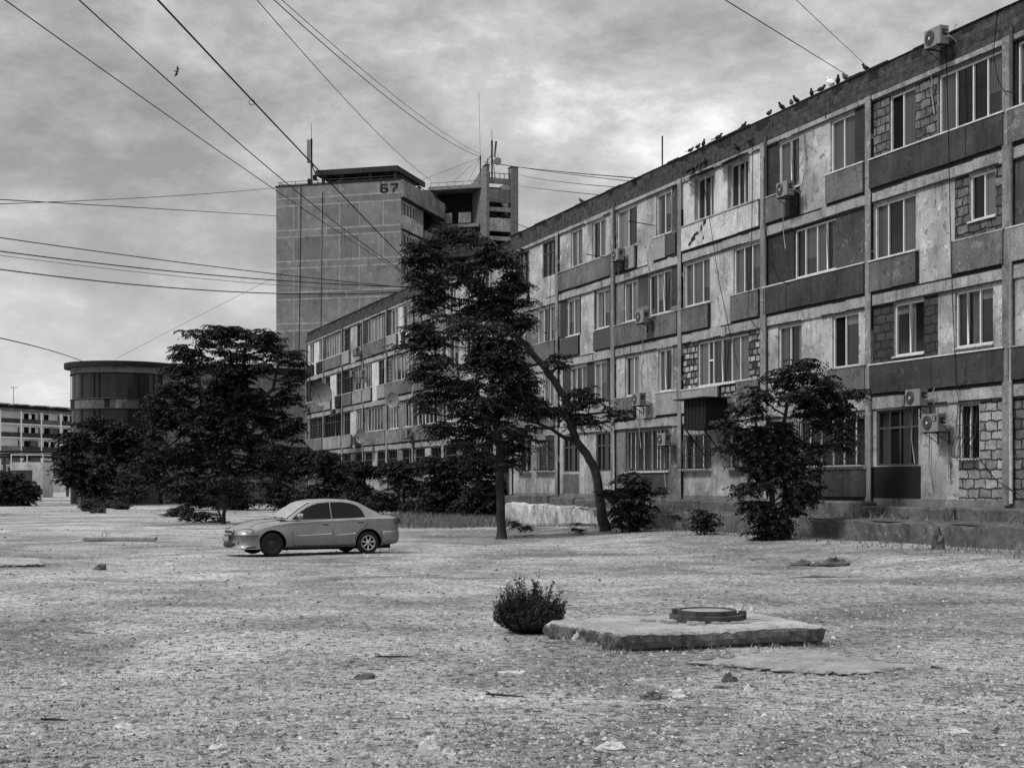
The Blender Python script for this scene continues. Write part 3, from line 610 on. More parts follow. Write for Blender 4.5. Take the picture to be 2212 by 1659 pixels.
# hanging cables on the facade
def cable(pts,label,r=.012):
    q=MB(); q.tube([nl(*p) for p in pts],r,'wire',4); q.build('loose_cable',label=label,cat='cable',group='loose cables hanging down the near facade')
cable([(35.9,-.12,13.9),(35.8,-.18,12.8),(35.95,-.16,12.1),(36.2,-.18,11.75),(36.6,-.15,11.6)],'loose cable drooping over the rightmost top-floor window')
cable([(33.9,-.2,13.9),(34.0,-.2,11.5),(34.1,-.18,8),(34.2,-.2,6.5),(34.3,-.16,4.3),(34.9,-.2,2.8),(35.9,-.18,1.9),(36.8,-.15,1.5)],'long cable running down from parapet to the pale stone infill')
cable([(24.35,-.16,12.6),(24.4,-.2,10.5),(24.7,-.18,9.2),(25.3,-.16,8.4),(25.9,-.14,8.2)],'slack cable across the dark third-floor wall left of the four-pane window')
cable([(19.95,-.2,13.3),(20.6,-.22,11.5),(21.3,-.2,9),(22.0,-.18,7.2),(22.6,-.16,5.8)],'cable slanting down between the two awning windows')
cable([(23.7,-.2,13.4),(23.65,-.22,10.4),(23.5,-.2,8.8),(23.3,-.2,7.5),(23.9,-.16,7.0)],'cable hanging close beside the downpipe right of the white panel')
cable([(5.7,-.16,12.8),(5.55,-.2,10.6),(5.35,-.18,8.9),(5.2,-.16,7.9)],'thin cable left of the second pillar of the near block')
# clothes poles jutting out
for lx_,z,l in ((11.9,11.1,'thin clothes pole jutting from the pillar above an air conditioner'),(16.0,11.75,'thin clothes pole jutting below a top-floor window'),(-24.0,10.1,'clothes pole jutting from the farther section beside the tree')):
    q=MB(); a=nl(lx_,-.08,z); b2=nl(lx_-.1,-1.15,z+.12); q.tube([a,b2],.02,'iron',5); q.build('clothes_pole',label=l,cat='pole')
q=MB(); q.tube([nl(16.3,.1,13.3),nl(16.3,.1,15.15)],.03,'iron',6); q.disc(nl(16.3,.1,13.2),.09,(0,0,1),.12,'iron',8); q.build('mast_pole',label='short bare vertical pole standing on the near roof edge',cat='pole')
# pigeons
def pigeon_mesh(m):
    q=MB(); 
    def ell(c,r,rx,m,seg=8,rg=6,tl=0):
        rows=[]
        for i in range(rg+1):
            ph=math.pi*i/rg; row=[]
            for j in range(seg):
                th=2*math.pi*j/seg; x=r*math.cos(ph)*rx; y=r*math.sin(ph)*math.cos(th); z=r*math.sin(ph)*math.sin(th)
                row.append((c[0]+x*math.cos(tl)-z*math.sin(tl),c[1]+y,c[2]+x*math.sin(tl)+z*math.cos(tl)))
            rows.append(row)
        for i in range(rg):
            for j in range(seg): q.face([rows[i][j],rows[i][(j+1)%seg],rows[i+1][(j+1)%seg],rows[i+1][j]],m,True)
    ell((0,0,.12),.075,1.75,m,tl=.45); ell((.11,0,.235),.038,1.15,m); q.tube([(.145,0,.235),(.185,0,.225)],[.01,.002],m,5)
    q.tube([(.07,0,.16),(.105,0,.22)],[.05,.034],m,8)
    q.face([(-.08,-.025,.09),(-.08,.025,.09),(-.25,.045,.03),(-.25,-.045,.03)],m); q.face([(-.08,-.025,.08),(-.25,-.045,.022),(-.25,.045,.022),(-.08,.025,.08)],m)
    for s in (-1,1): q.tube([(.01,.02*s,.06),(.015,.022*s,0)],.006,m,4)
    return q
pg=pigeon_mesh('pigeon').build('pigeon'); pw=None; fp=True
spots=[]
K=2212/3762
def V3(zx,zy): return ((1850+zx/1.8438)*K,(500+zy/1.8438)*K)
def V1(zx,zy): return ((2700+zx/1.659)*K,(zy/1.659)*K)
def LX(vx): return 75.076-86950/(vx+50)
names=['first','second','third','fourth','fifth','sixth','seventh','eighth','ninth','tenth','eleventh','twelfth','thirteenth','fourteenth','fifteenth']
roofb=sorted([V3(535,470),V3(1273,115),V3(1322,95),V3(1362,72),V3(1462,25),V1(60,780),V1(215,705),V1(295,675),V1(352,648),V1(383,628),V1(475,598),V1(532,568),V1(635,515),V1(680,487),V1(808,430)])
for i,(vx,vy) in enumerate(roofb):
    o=pg if fp else copy_tree(pg); fp=False
    o.location=nl(LX(vx)+.05,.0,13.95); o.rotation_euler=(0,0,random.uniform(0,6.28)); s=random.uniform(.85,1.05); o.scale=(s,s,s*random.uniform(.85,1.05))
    tag(o,names[i]+' dark pigeon from the left along the near roof parapet','pigeon','pigeons perched on the near block')
for (vx,vy),l,out,z in ((V3(1293,278),'pigeon sitting on the left awning, left of its neighbour',.2,13.12),(V3(1352,245),'pigeon sitting on the middle of the left awning',.2,13.14),(V3(1615,85),'pigeon clinging on the parapet face above the right awning',.12,13.2),(V3(1690,45),'pigeon on the parapet ledge beside the downpipe',.12,13.3),(V3(1390,185),'pigeon on the parapet ledge above the left awning',.12,13.22),(V3(1308,220),'pigeon on the parapet ledge over the left end of the awning',.12,13.18)):
    o=copy_tree(pg); o.location=nl(LX(vx),-out,z); o.rotation_euler=(0,0,random.uniform(0,6.28)); o.scale=(1.0,)*3; tag(o,l,'pigeon','pigeons perched on the near block')
o=pigeon_mesh('pigeonw').build('pigeon',label='white pigeon on the near roof parapet among dark ones',cat='pigeon',group='pigeons perched on the near block'); vx,_=V1(597,520); o.location=nl(LX(vx),0,13.95); o.rotation_euler=(0,0,2); o.scale=(1.4,)*3
q=MB()
for s in (-1,1): q.face([(0,0,0),(.05,0,.02),(.02+.1,.0,s*.22),(-.06,0,s*.42),(-.02,0,s*.15)],'pigeon'); q.face([(0,.01,0),(-.02,.01,s*.15),(-.06,.01,s*.42),(.12,.01,s*.22),(.05,.01,.02)],'pigeon')
q.tube([(-.18,0,0),(-.05,0,0),(.1,0,0),(.17,0,0)],[.01,.04,.04,.01],'pigeon',6)
o=q.build('flying_bird',label='small dark bird gliding high in the sky at left',cat='bird'); o.location=at(381,155,45); o.scale=(.6,.6,.45); o.rotation_euler=(0,R(15),0)
# ------------------------------------------------------------ tower 67
TA=math.atan2(-.27,.963); TO=Vector((-10.2-11.27,132+3.16,0))
tw=empty('tower_block',TO,TA,'tall blank-gabled tower with the number 67 and a flat canopy on its roof','tower block')
TM=Matrix.Translation(TO)@Matrix.Rotation(TA,4,'Z')
TH=29.75; GW=11.7
q=MB()
random.seed(11)
vs=[-.8,1.0,1.5,3.78,5.64,7.6,9.5,9.96,GW]; zsr=[0]
z=.0; lv=[]; z=28.6
rowsz=[(28.6,TH),(27.9,28.6)]
zt=27.9
while zt>1:
    rowsz.append((zt-2.28,zt)); rowsz.append((zt-2.93,zt-2.28)); zt-=2.93
for (z0,z1) in rowsz:
    z0=max(z0,0)
    small=z1-z0<.8
    cuts=[-.8,4.3,6.3,GW] if small else vs
    for i in range(len(cuts)-1):
        q.face([(cuts[i],0,z0),(cuts[i+1],0,z0),(cuts[i+1],0,z1),(cuts[i],0,z1)],'gable2' if (random.random()<(.45 if small else .2)) else 'gable')
q.face([(-.8,0,0),(-.8,0,TH),(-.8,14,TH),(-.8,14,0)],'gable')
q.face([(-.8,14,0),(-.8,14,TH),(GW-1.6,14,TH),(GW-1.6,14,0)],'gable')
# side wall (x=GW) with windows per storey, y 0..6.2
sy=[0,.76,4.15,6.2]
for k in range(10):
    zb=26.6-2.93*k; ztp=zb+1.3; lo=zb-1.63 if k<9 else 0
    lo=max(lo,0)
    if zb<0.5: 
        q.face([(GW,0,0),(GW,6.2,0),(GW,6.2,zb+1.3),(GW,0,zb+1.3)],'light'); break
    for a,b2,e,f in ((0,.76,zb,ztp),(4.15,6.2,zb,ztp),(0,6.2,lo,zb)):
        q.face([(GW,a,e),(GW,b2,e),(GW,b2,f),(GW,a,f)],'light' if e<zb else 'mid')
q.face([(GW,0,27.9),(GW,6.2,27.9),(GW,6.2,TH),(GW,0,TH)],'mid')
q.face([(GW-.25,0,0),(GW-.25,6.2,0),(GW-.25,6.2,28),(GW-.25,0,28)],'void')
q.face([(GW,6.2,0),(GW-1.6,6.2,0),(GW-1.6,6.2,TH),(GW,6.2,TH)],'mid')
q.face([(GW-1.6,6.2,0),(GW-1.6,14,0),(GW-1.6,14,TH),(GW-1.6,6.2,TH)],'panel_black')  # loggia recess shade painted in: back wall coloured black
q.build('wall',tw)
q=MB()
for z0,z1 in rowsz:
    z0=max(z0,0.05); w_=.065
    q.box(-.75,GW-.05,-.006,-.002,z0-w_,z0+w_,'seam')
    if z1-z0>.8:
        for x in vs[1:-1]:
            if random.random()<.82: q.box(x-.04,x+.04,-.006,-.002,z0+w_,z1-w_ ,'seam')
    else:
        for x in (4.3,6.3): q.box(x-.04,x+.04,-.006,-.002,z0+w_,z1-w_,'seam')
q.tube([(1.75,-.03,TH),(1.5,-.03,12),(1.45,-.03,0)],.03,'wire',4); q.tube([(3.9,-.03,29),(3.7,-.03,12),(3.7,-.03,0)],.03,'wire',4)
q.build('panel_seams',tw)
q=MB(); q.box(GW+.005,GW+.3,-.05,12,28.15,TH,'mid'); q.box(GW+.0,GW+.35,0,12,28.0,28.148,'panel_black'); q.box(-.9,GW-.0,-.05,.25,TH,TH+.12,'coping'); q.build('parapet',tw)
q=MB(); q.box(-.8,GW-.1,.3,14,TH-.3,TH+.02,'tarroof'); q.build('roof',tw)
for k in range(9):
    zb=26.6-2.93*k
    f=MB(); g=MB(); x=GW-.1; y0,y1,z0,z1=.76,4.15,zb,zb+1.3
    f.box(x-.04,x+.03,y0,y1,z0,z0+.09,'frame'); f.box(x-.04,x+.03,y0,y1,z1-.08,z1,'frame')
    for i in range(5):
        y=y0+(y1-y0-.09)*i/4; f.box(x-.035,x+.025,y,y+.09,z0+.09,z1-.08,'frame')
    g.face([(x-.02,y0,z0),(x-.02,y1,z0),(x-.02,y1,z1),(x-.02,y0,z1)],'m' if k%2 else 'g')
    o=f.build('window',tw); g.build('pane',o)
    s=MB(); s.box(GW+.002,GW+.18,.1,6.2,zb-1.45,zb-1.3,'panel_black'); s.build('cornice',tw)
    # loggia front
    s=MB(); s.box(GW-1.6,GW+.2,6.2,12.2,zb-1.45,zb-1.25,'band'); s.box(GW+.05,GW+.2,6.2,12.2,zb-1.25,zb-.45,'light' if k%3 else 'mid')
    s.tube([(GW,12.1,zb-1.25),(GW,12.1,zb+1.5)],.12,'pillar',4); s.build('loggia',tw)
# number
q=MB(); 
def stroke(pts,w_): # flat painted polyline in gable plane
    for (a,b2) in zip(pts[:-1],pts[1:]):
        a=Vector((a[0],0,a[1])); b2=Vector((b2[0],0,b2[1])); t_=(b2-a).normalized(); n_=Vector((t_.z,0,-t_.x))*w_/2
        a2=a-t_*w_*.3; b3=b2+t_*w_*.3
        q.face([(p.x,-.02,p.z) for p in (a2-n_,b3-n_,b3+n_,a2+n_)],'ink')
X=9.66; Z=28.62
stroke([(X+.66,Z+.74),(X+.2,Z+.76),(X+.11,Z+.62),(X+.11,Z+.18),(X+.22,Z+.08),(X+.6,Z+.08),(X+.68,Z+.2),(X+.68,Z+.34),(X+.58,Z+.43),(X+.2,Z+.43)],.19)
X=10.66
stroke([(X+.05,Z+.74),(X+.68,Z+.76),(X+.62,Z+.55),(X+.34,Z+.3),(X+.3,Z+.02)],.19)
q.build('house_number',tw,label='painted number 67')
# roof canopy
q=MB(); x0,x1,y0,y1=2.97,11.16,.5,8.35
q.box(x0,x1,y0,y0+.2,30.72,31.22,'dark'); q.box(x1-.2,x1,y0+.2,y1,30.72,31.22,'dark'); q.box(x0,x0+.2,y0+.2,y1,30.72,31.22,'dark'); q.box(x0+.2,x1-.2,y0+.2,y1,31.0,31.2,'panel_mid')
for i in range(1,7): q.box(x0+.2,x1-.2,y0+1.15*i,y0+1.15*i+.15,30.74,30.98,'iron')
for x in (x0+.6,5.5,8.3,x1-.4):
    for y in (y0+.5,y1-.6): q.box(x-.12,x+.12,y-.12,y+.12,TH+.02,30.74,'iron')
for x,zz_ in ((5.2,.9),(6.0,.5),(8,.6)): q.box(x,x+1.2,2.5,3.2,TH+.02,TH+zz_,'panel_black')
q.box(4.9,5.5,1.2,1.7,TH+.02,TH+.55,'case')
q.build('roof_canopy',tw)
q=MB()
for a,b2 in (((-.6,.15),(11.4,.15)),((-.6,.15),(-.6,13.5)),((11.5,.15),(11.5,12))):
    for h in (.45,.22):
        q.tube([(a[0],a[1],TH+h),(b2[0],b2[1],TH+h)],.035,'iron',4)
    n=7
    for i in range(n+1): x=a[0]+(b2[0]-a[0])*i/n; y=a[1]+(b2[1]-a[1])*i/n; q.tube([(x,y,TH),(x,y,TH+.45)],.03,'iron',4)
q.build('roof_railing',tw)
# core with gallery
q=MB(); CZ=31.75
q.box(4,10.1,14.2,22,0,CZ,'mid'); q.box(10.1,15.8,15.2,22,0,CZ-.02,'panel_black'); q.box(9.9,15.8,12.9,22.1,CZ-.35,CZ,'pillar')  # gallery back is black, the recess shade put into its colour
for k in range(10):
    z=27.9-2.93*k
    if z<0: break
    q.box(10.1,15.2,13,15.2,z-.35,z-.02,'pillar'); 
    if k>0: q.box(10.1,15.2,13,13.12,z-.0,z+.9,'mid')
    q.box(10.1,10.35,13.15,15.2,z,z+2.5,'mid')
for a,b2,m in ((10.5,10.95,'panel_mid'),(11.1,12.4,'panel_light'),(13.1,14.4,'panel_light')):
    n=int((b2-a)/.1)
    for i in range(n): q.box(a+i*.1,a+i*.1+.085,12.95-(.02 if i%2 else 0),13.0,27.95,29.0,m)
q.tube([(10.1,13.1,CZ+.4),(15.2,13.1,CZ+.4)],.03,'iron',4)
for i in range(7): q.tube([(10.1+i*.85,13.1,CZ),(10.1+i*.85,13.1,CZ+.4)],.025,'iron',4)
q.build('gallery_core',tw)
# stair tower aligned with the row
SO=Vector((-2.52,142,0)); SZ=math.atan2(.349,.937)
st=empty('stair_tower',SO,SZ,'slotted concrete stair tower between brick fins beside tower 67','stair tower')
SH=33.3; q=MB()
q.box(0,.3,0,4.7,0,SH-1.0,'brick'); q.box(2.62,3.36,0,.9,0,SH,'brick'); q.box(3.06,3.36,.91,4.7,0,SH-1.0,'brick')
q.box(-.01,.31,.0,1.0,SH-1.0,SH+.02,'brick'); 
q.face([(0,1.0,SH-1.0),(0,4.7,SH-1.0),(0,1.0,SH)],'brick'); q.face([(.3,1.0,SH-1.0),(.3,1.0,SH),(.3,4.7,SH-1.0)],'brick'); q.face([(0,1.0,SH),(0,4.7,SH-1.0),(.3,4.7,SH-1.0),(.3,1.0,SH)],'brick')
q.box(.3,3.06,4.2,4.7,0,SH-1.2,'panel_black'); q.box(-.05,.36,-.05,1.02,SH+.022,SH+.12,'coping'); q.box(2.58,3.4,-.04,.94,SH,SH+.1,'coping')
q.build('brick_fin',st)
q=MB(); q.box(.3,2.62,.15,.35,31.6,32.15,'mid')
for k in range(11):
    z=29.75-2.88*k
    if z<0: break
    q.box(.3,2.62,.15,.35,z,z+1.32,'light' if k%2 else 'mid'); q.box(.3,2.62,.15,.35,max(0,z-.9),z-.5,'band'); q.box(.3,2.62,.36,4.2,z-.65,z-.5,'pillar')
q.build('landing_panel',st)
q=MB(); q.box(.31,2.61,.2,.26,32.6,32.66,'iron')
for i in range(5): q.box(.4+i*.52,.44+i*.52,.2,.26,32.15,32.6,'iron')
q.build('railing',st)
# antennas
r=empty('antenna_mast',TM@Vector((2.35,1.0,TH)),0,'antenna mast with a tall panel aerial on the left of the tower roof','antenna mast')
q=MB(); q.tube([(0,0,0),(0,0,4.6)],.11,'iron',6); q.tube([(0,0,4.6),(-.02,0,6.0)],.03,'iron',4); q.tube([(0,0,2.4),(.75,.4,-.0)],.05,'iron',5); q.tube([(0,0,2.4),(2.0,.5,.0)],.05,'iron',5); q.build('mast',r)
q=MB(); q.box(-.42,-.14,-.12,.1,2.3,4.5,'case'); o=q.build('panel_aerial',r); bev(o,.04,2)
q=MB(); q.box(.15,.5,-.2,.1,.7,1.15,'panel_black'); q.box(-.35,-.1,-.15,.15,.15,.8,'panel_black'); q.build('equipment_box',r)
SMx=Matrix.Translation(SO)@Matrix.Rotation(SZ,4,'Z')
r=empty('antenna_mast',SMx@Vector((1.0,1.2,32.2)),0,'antenna mast with a slanting aerial and round drum dish on the stair tower','antenna mast')
q=MB(); q.tube([(0,0,0),(0,0,3.9)],.1,'iron',6); q.tube([(0,0,3.9),(-.02,0,5.0)],.03,'iron',4); q.tube([(0,0,2.5),(-1.1,0,.9)],.05,'iron',4); q.tube([(.1,0,2),(.35,0,0)],.04,'iron',4); q.tube([(-.4,0,0),(-.45,0,2.1)],.04,'iron',4); q.build('mast',r)
q=MB(); q.tube([(.25,0,2.2),(.42,0,3.8)],.1,'panel_mid',4); q.build('panel_aerial',r)
q=MB(); q.disc((.55,-.25,1.75),.37,(.2,-1,0),.2,'case',18); q.build('drum_dish',r)
r=empty('antenna_mast',TM@Vector((15.3,13.2,CZ)),0,'thin wire-stayed mast left of the stair tower','antenna mast')
q=MB(); q.tube([(0,0,0),(0,0,2.9)],.07,'iron',5); q.tube([(0,0,2.9),(-.15,0,9.2)],.018,'iron',4); q.build('mast',r)
q=MB()
for e in ((-6.0,0,.4),(-2.8,0,.2),(-1.3,0,.1)): q.tube([(0,0,2.7),e],.018,'wire',4)
q.build('guy_wire',r)
# ------------------------------------------------------------ round pavilion building
rd=empty('drum_building',(-35,129,0),0,'low round-fronted building with dark curtain windows behind the left trees','building')
Rr=4.5; q=MB(); gl=MB(); sp=MB()
a0,a1=R(170),R(335)   # curved front
bnd=[(0,2.2,'drumpanel'),(2.2,5.4,'drumglass'),(5.4,6.2,'drumpanel'),(6.2,8.35,'drumglass'),(8.35,9.2,'drumpanel'),(9.2,11.45,'drumglass'),(11.45,12.0,'pillar')]
A=[a0+(a1-a0)*i/26 for i in range(27)]
for (z0,z1,m) in bnd:
    t_=gl if m=='drumglass' else sp
    for i in range(26):
        rr=Rr-(.12 if m=='drumglass' else 0)
        mm=m
        if m=='drumpanel' and random.random()<.35: mm='panel_black'
        if m=='drumpanel' and z0>8 and i in(17,18): mm='light' if i==17 else 'mid'
        p=[(rr*math.cos(a),rr*math.sin(a)) for a in (A[i],A[i+1])]
        t_.face([(p[0][0],p[0][1],z0),(p[1][0],p[1][1],z0),(p[1][0],p[1][1],z1),(p[0][0],p[0][1],z1)],mm)
for z in (5.4,6.2,8.35,9.2,11.45): 
    sp.tube([(Rr*math.cos(a)*1.005,Rr*math.sin(a)*1.005,z) for a in A],.05,'iron',4)
# straight wing
sp.face([(4.08,-1.9,0),(24,9.5,0),(24,9.5,12.0),(4.08,-1.9,12.0)],'pillar')
sp.face([(24,9.5,0),(24,24,0),(24,24,12),(24,9.5,12)],'mid'); sp.face([(-4.43,.78,0),(-4.43,.78,12),(-4.43,20,12),(-4.43,20,0)],'mid')
sp.build('wall',rd)
gl.build('curtain_glazing',rd)
mu=MB()
for i in range(0,27):
    a=A[i]
    if i in (0,2,5,7,10,13,14,18,21,24,26): mu.tube([((Rr-.04)*math.cos(a),(Rr-.04)*math.sin(a),0),((Rr-.04)*math.cos(a),(Rr-.04)*math.sin(a),11.45)],.04,'panel_mid' if i in(2,18) else 'coping',4)
mu.build('mullion',rd)
ro=MB()
pts=[((Rr+.55)*math.cos(a),(Rr+.55)*math.sin(a)) for a in A]+[(24.3,9.2),(24.3,24),(-5,20)]
ro.face([(x,y,12.45) for x,y in pts],'coping')
for i in range(len(pts)):
    a,b2=pts[i],pts[(i+1)%len(pts)]; ro.face([(a[0],a[1],12.0),(b2[0],b2[1],12.0),(b2[0],b2[1],12.45),(a[0],a[1],12.45)],'coping')
ro.face([(x,y,12.0) for x,y in reversed(pts)],'coping')
ro.build('roof',rd)
q=MB(); q.box(8.3,9.7,-.2,0.4,.0,2.2,'panel_black'); o=q.build('door',rd); o.location=(0,0,0)
# ------------------------------------------------------------ far gallery-balcony flats, left
QA=math.atan2(.912,.41); QO=Vector((-101.1,308,0))-Vector((.41,.912,0))*36
fb=empty('balcony_flats',QO,QA,'distant five-storey flats with open balconies at the far left','apartment block')
q=MB(); Wd=72
q.box(0,Wd,1.0,12,0,17.1,'farwhite'); q.box(-.2,Wd+.2,-.2,12.2,17.1,17.55,'panel_mid')
q.build('wall',fb)
random.seed(4)
for f_ in range(1,6):
    z=2.9*f_-.0
    s=MB(); s.box(0,Wd,-.1,.99,z-.2,z,'farwhite'); s.build('floor_slab',fb)
for k in range(13):
    s=MB(); s.box(k*6-.17,k*6+.17,-.18,.2,0,17.09,'farwhite'); s.build('column',fb)
for k in range(12):
    for f_ in range(0,6):
        z=2.9*f_
        if f_>0:
            s=MB(); s.box(k*6+.18,k*6+5.82,-.08,.0,z+.0,z+1.0,random.choice(['mid','panel_mid','panel_dark','panel_black','panel_mid'])); s.build('balcony_front',fb)
        if f_==5: continue
dm=MB()
for k in range(12):
    for f_ in range(1,6):
        z=2.9*f_
        for (x,w_,h0,h1) in ((.3,1.1,0,2.25),(2.0,1.4,.8,2.25),(4.1,1.2,0,2.25)):
            if random.random()<.9 and k>4: dm=MB(); dm.box(k*6+x,k*6+x+w_,.96,.995,z+h0+.01,z+h1,'void'); dm.build('doorway' if h0==0 else 'window',fb)
        if random.random()<.3: dm=MB(); dm.box(k*6+3.4,k*6+5.6,.4,.95,z+.02,z+2.3,'panel_mid'); dm.build('balcony_closet',fb)
        if random.random()<.35 and k>4: dm=MB(); dm.box(k*6+2.4,k*6+3.2,.03,.06,z+1.1,z+1.9,'frame'); o=dm.build('hung_washing',fb)
for k in range(1,11):
    s=MB(); s.box(k*6+.3,k*6+4.6,2,5,17.56,18.5,'panel_black'); s.box(k*6+.1,k*6+4.8,1.8,5.2,18.5,18.75,'light'); s.build('roof_housing',fb)
q=MB(); p=at(29,890,310); q.tube([p,p+Vector((0,0,5.4))],.08,'iron',4); q.tube([p+Vector((-.7,0,5.3)),p+Vector((1.0,0,5.3))],.06,'iron',4); q.build('television_aerial',label='thin T-shaped television aerial above the distant flats',cat='aerial')
# pipe gantry and white kiosk
pgy=empty('pipe_gantry',at(40,1045,205)*1,0,'dark overhead pipe gantry crossing in front of the distant flats','pipe gantry'); pgy.location.z=0
q=MB()
for z in (5.6,5.95,6.35): q.tube([(-14,0,z),(0,0,z+.05),(9.5,0,z)],.16,'panel_black',6)
q.build('pipe',pgy)
for x in (-11,-2.0,7): 
    q=MB(); q.box(x-.15,x+.15,-.2,.2,0,5.5,'iron'); q.box(x-.5,x+.5,-.25,.25,5.3,5.45,'iron'); q.build('support_post',pgy)
p=gr(17,1074.5); kq=empty('white_kiosk',(p.x,190,0),0,'whitewashed square kiosk with a roof frame behind the left bush','kiosk')
q=MB(); q.box(2.95,4.4,0,4,0,3.6,'white'); q.box(0,4.4,-.01,4.01,3.6,4.65,'white'); q.box(0.02,2.94,1.0,4,0,3.59,'mid'); q.build('wall',kq)
q=MB()
for x in (.1,2.2,4.3): q.box(x-.05,x+.05,.1,.2,4.65,5.6,'frame')
q.box(0,4.4,.1,.2,5.6,5.72,'frame'); q.box(4.25,4.35,.2,3.9,5.6,5.7,'frame'); q.build('roof_frame',kq)
# ------------------------------------------------------------ overhead wires
def wire(a,Ya,b2,Yb,label,mid=None,r=.014,group='overhead wires'):
    A_=at(a[0],a[1],Ya); B_=at(b2[0],b2[1],Yb); sag=.0; tb=.5
    if mid:
        best=1e9
        for i in range(1,400):
            t_=i/400; P=A_.lerp(B_,t_); vx=1106+F*P.x/P.y
            if abs(vx-mid[0])<best: best=abs(vx-mid[0]); tb=t_; Pm=P
        zt=EYE+(HZ-mid[1])/F*Pm.y; sag=(Pm.z-zt)/(4*tb*(1-tb)); sag=max(-.2,sag)
    pts=[]
    for i in range(41):
        t_=i/40; P=A_.lerp(B_,t_); P.z-=sag*4*t_*(1-t_); pts.append(P)
    rr=[r]*41
    q=MB(); q.tube(pts,rr,'wire',4); return q.build('overhead_wire',label=label,cat='wire',group=group)
def yr(vx): return 81472/(vx+50)
wire((-60,-50),32,(905,612),yr(905),'lowest of three wires slanting down across the tower gable',(559,387),.016)
wire((105,-60),32,(908,610),yr(908),'middle of three wires slanting down across the tower gable',(559,345),.020)
wire((270,-75),30,(918,605),yr(918),'thick cable slanting down past the left antenna mast with a small loop',(657.7,337),.030)
wire((490,-75),45,(932,391),138,'thin wire reaching the middle of the tower roof',(700,165),.020)
wire((520,-65),45,(1043,341),144,'left wire of the close pair running to the stair tower mast',(800,182),.022)
wire((535,-65),45,(1046,337),144,'right wire of the close pair running to the stair tower mast',(806,170),.016)
wire((1460,-65),20,(1838,168),yr(1838),'wire coming down to the pigeons on the near roof',None,.011)
wire((1650,-65),20,(1881,152),yr(1881),'short wire down to the near roof right of the white pigeon',None,.008)
wire((-60,443),70,(597,406),136,'thin wire rising slightly to the top left corner of the tower',(300,428),.02)
wire((-60,428),60,(597,467),136,'wire crossing to the tower gable just below its top',(250,446),.022)
wire((-60,505),60,(884,622),yr(884),'topmost of the wires that cross low in front of the gable',(559,588),.022)
wire((-60,535),60,(888,620),yr(888),'second wire crossing low in front of the gable, thick',(600,606),.026)
wire((-60,544),60,(860,631),yr(860),'faint third wire crossing low in front of the gable',(559,613),.012)
wire((-60,574),60,(857,632),yr(857),'lowest wire crossing in front of the gable to the far roof',(559,633),.026)
wire((-60,718),60,(182,782),127,'wire dropping to the roof of the round building',(90,752),.028)
wire((250,775),127,(620,585),135,'faint wire rising from the round building to the tower',None,.014)
wire((1045,350),144,(1372,385),yr(1372),'uppermost wire from the stair tower to the near roof',(1250,375),.022)
wire((1066,352),143,(1362,392),yr(1362),'second wire from the stair tower to the near roof',(1200,373),.016)
wire((1121,378),143,(1335,405),yr(1335),'third wire from the stair tower to the near roof',(1200,392),.016)
wire((1121,402),143,(1300,422),yr(1300),'lowest wire from the stair tower to the near roof',(1200,412),.016)
wire((1018,448),144,(1160,500),yr(1160),'faint wire slanting across the slotted stair tower',None,.016)
P=at(544,222,46); q=MB(); q.tube([P+Vector((.09*math.cos(a),0,.09*math.sin(a))) for a in np.linspace(0,2*math.pi,13)],.012,'wire',4,False); q.build('wire_loop',label='small ring of spare cable hanging on the thick overhead wire',cat='wire')
# ------------------------------------------------------------ trees and shrubs
def fronds(base,dirs,Ls,nl_,lw,ll,rg,droop=.5):
    """pinnate leaves as numpy quads: base (n,3), dirs (n,3) unit; returns verts, faces"""
    n=len(base); ts=np.linspace(.18,1.0,nl_)
    up=np.array([0,0,1.0]); side=np.cross(dirs,up); side/=np.maximum(1e-6,np.linalg.norm(side,axis=1))[:,None]
    Vv=[]
    for t in ts:
        c=base+dirs*(Ls*t)[:,None]; c[:,2]-=droop*Ls*t*t
        for s in (-1,1):
            out=side*s+dirs*.35+rg.normal(0,.22,(n,3)); out[:,2]-=.45+rg.random(n)*.5; out/=np.linalg.norm(out,axis=1)[:,None]
            L_=ll*(1.05-.5*t)*(.8+.4*rg.random(n))[:,None] if False else (ll*(1.1-.55*t)*(.8+.4*rg.random(n)))[:,None]
            wv=np.cross(out,rg.normal(0,1,(n,3))); wv/=np.maximum(1e-6,np.linalg.norm(wv,axis=1))[:,None]
            wv=wv*(lw*.5)
            Vv.append(np.stack([c,c+out*L_*.45+wv,c+out*L_,c+out*L_*.45-wv],1))
    V_=np.concatenate(Vv,0).reshape(-1,3); k=len(V_)//4
    return V_,np.arange(4*k).reshape(k,4)
def leafmesh(name,parent,V_,F_,mat):
    me=bpy.data.meshes.new(name); me.vertices.add(len(V_)); me.vertices.foreach_set('co',V_.astype(np.float32).ravel())
    me.loops.add(F_.size); me.loops.foreach_set('vertex_index',F_.astype(np.int32).ravel())
    me.polygons.add(len(F_)); me.polygons.foreach_set('loop_start',(np.arange(len(F_))*4).astype(np.int32)); me.polygons.foreach_set('loop_total',np.full(len(F_),4,np.int32))
    me.update(calc_edges=True); me.materials.append(M[mat]); o=bpy.data.objects.new(name,me); C.objects.link(o)
    if parent is not None: o.parent=parent
    return o
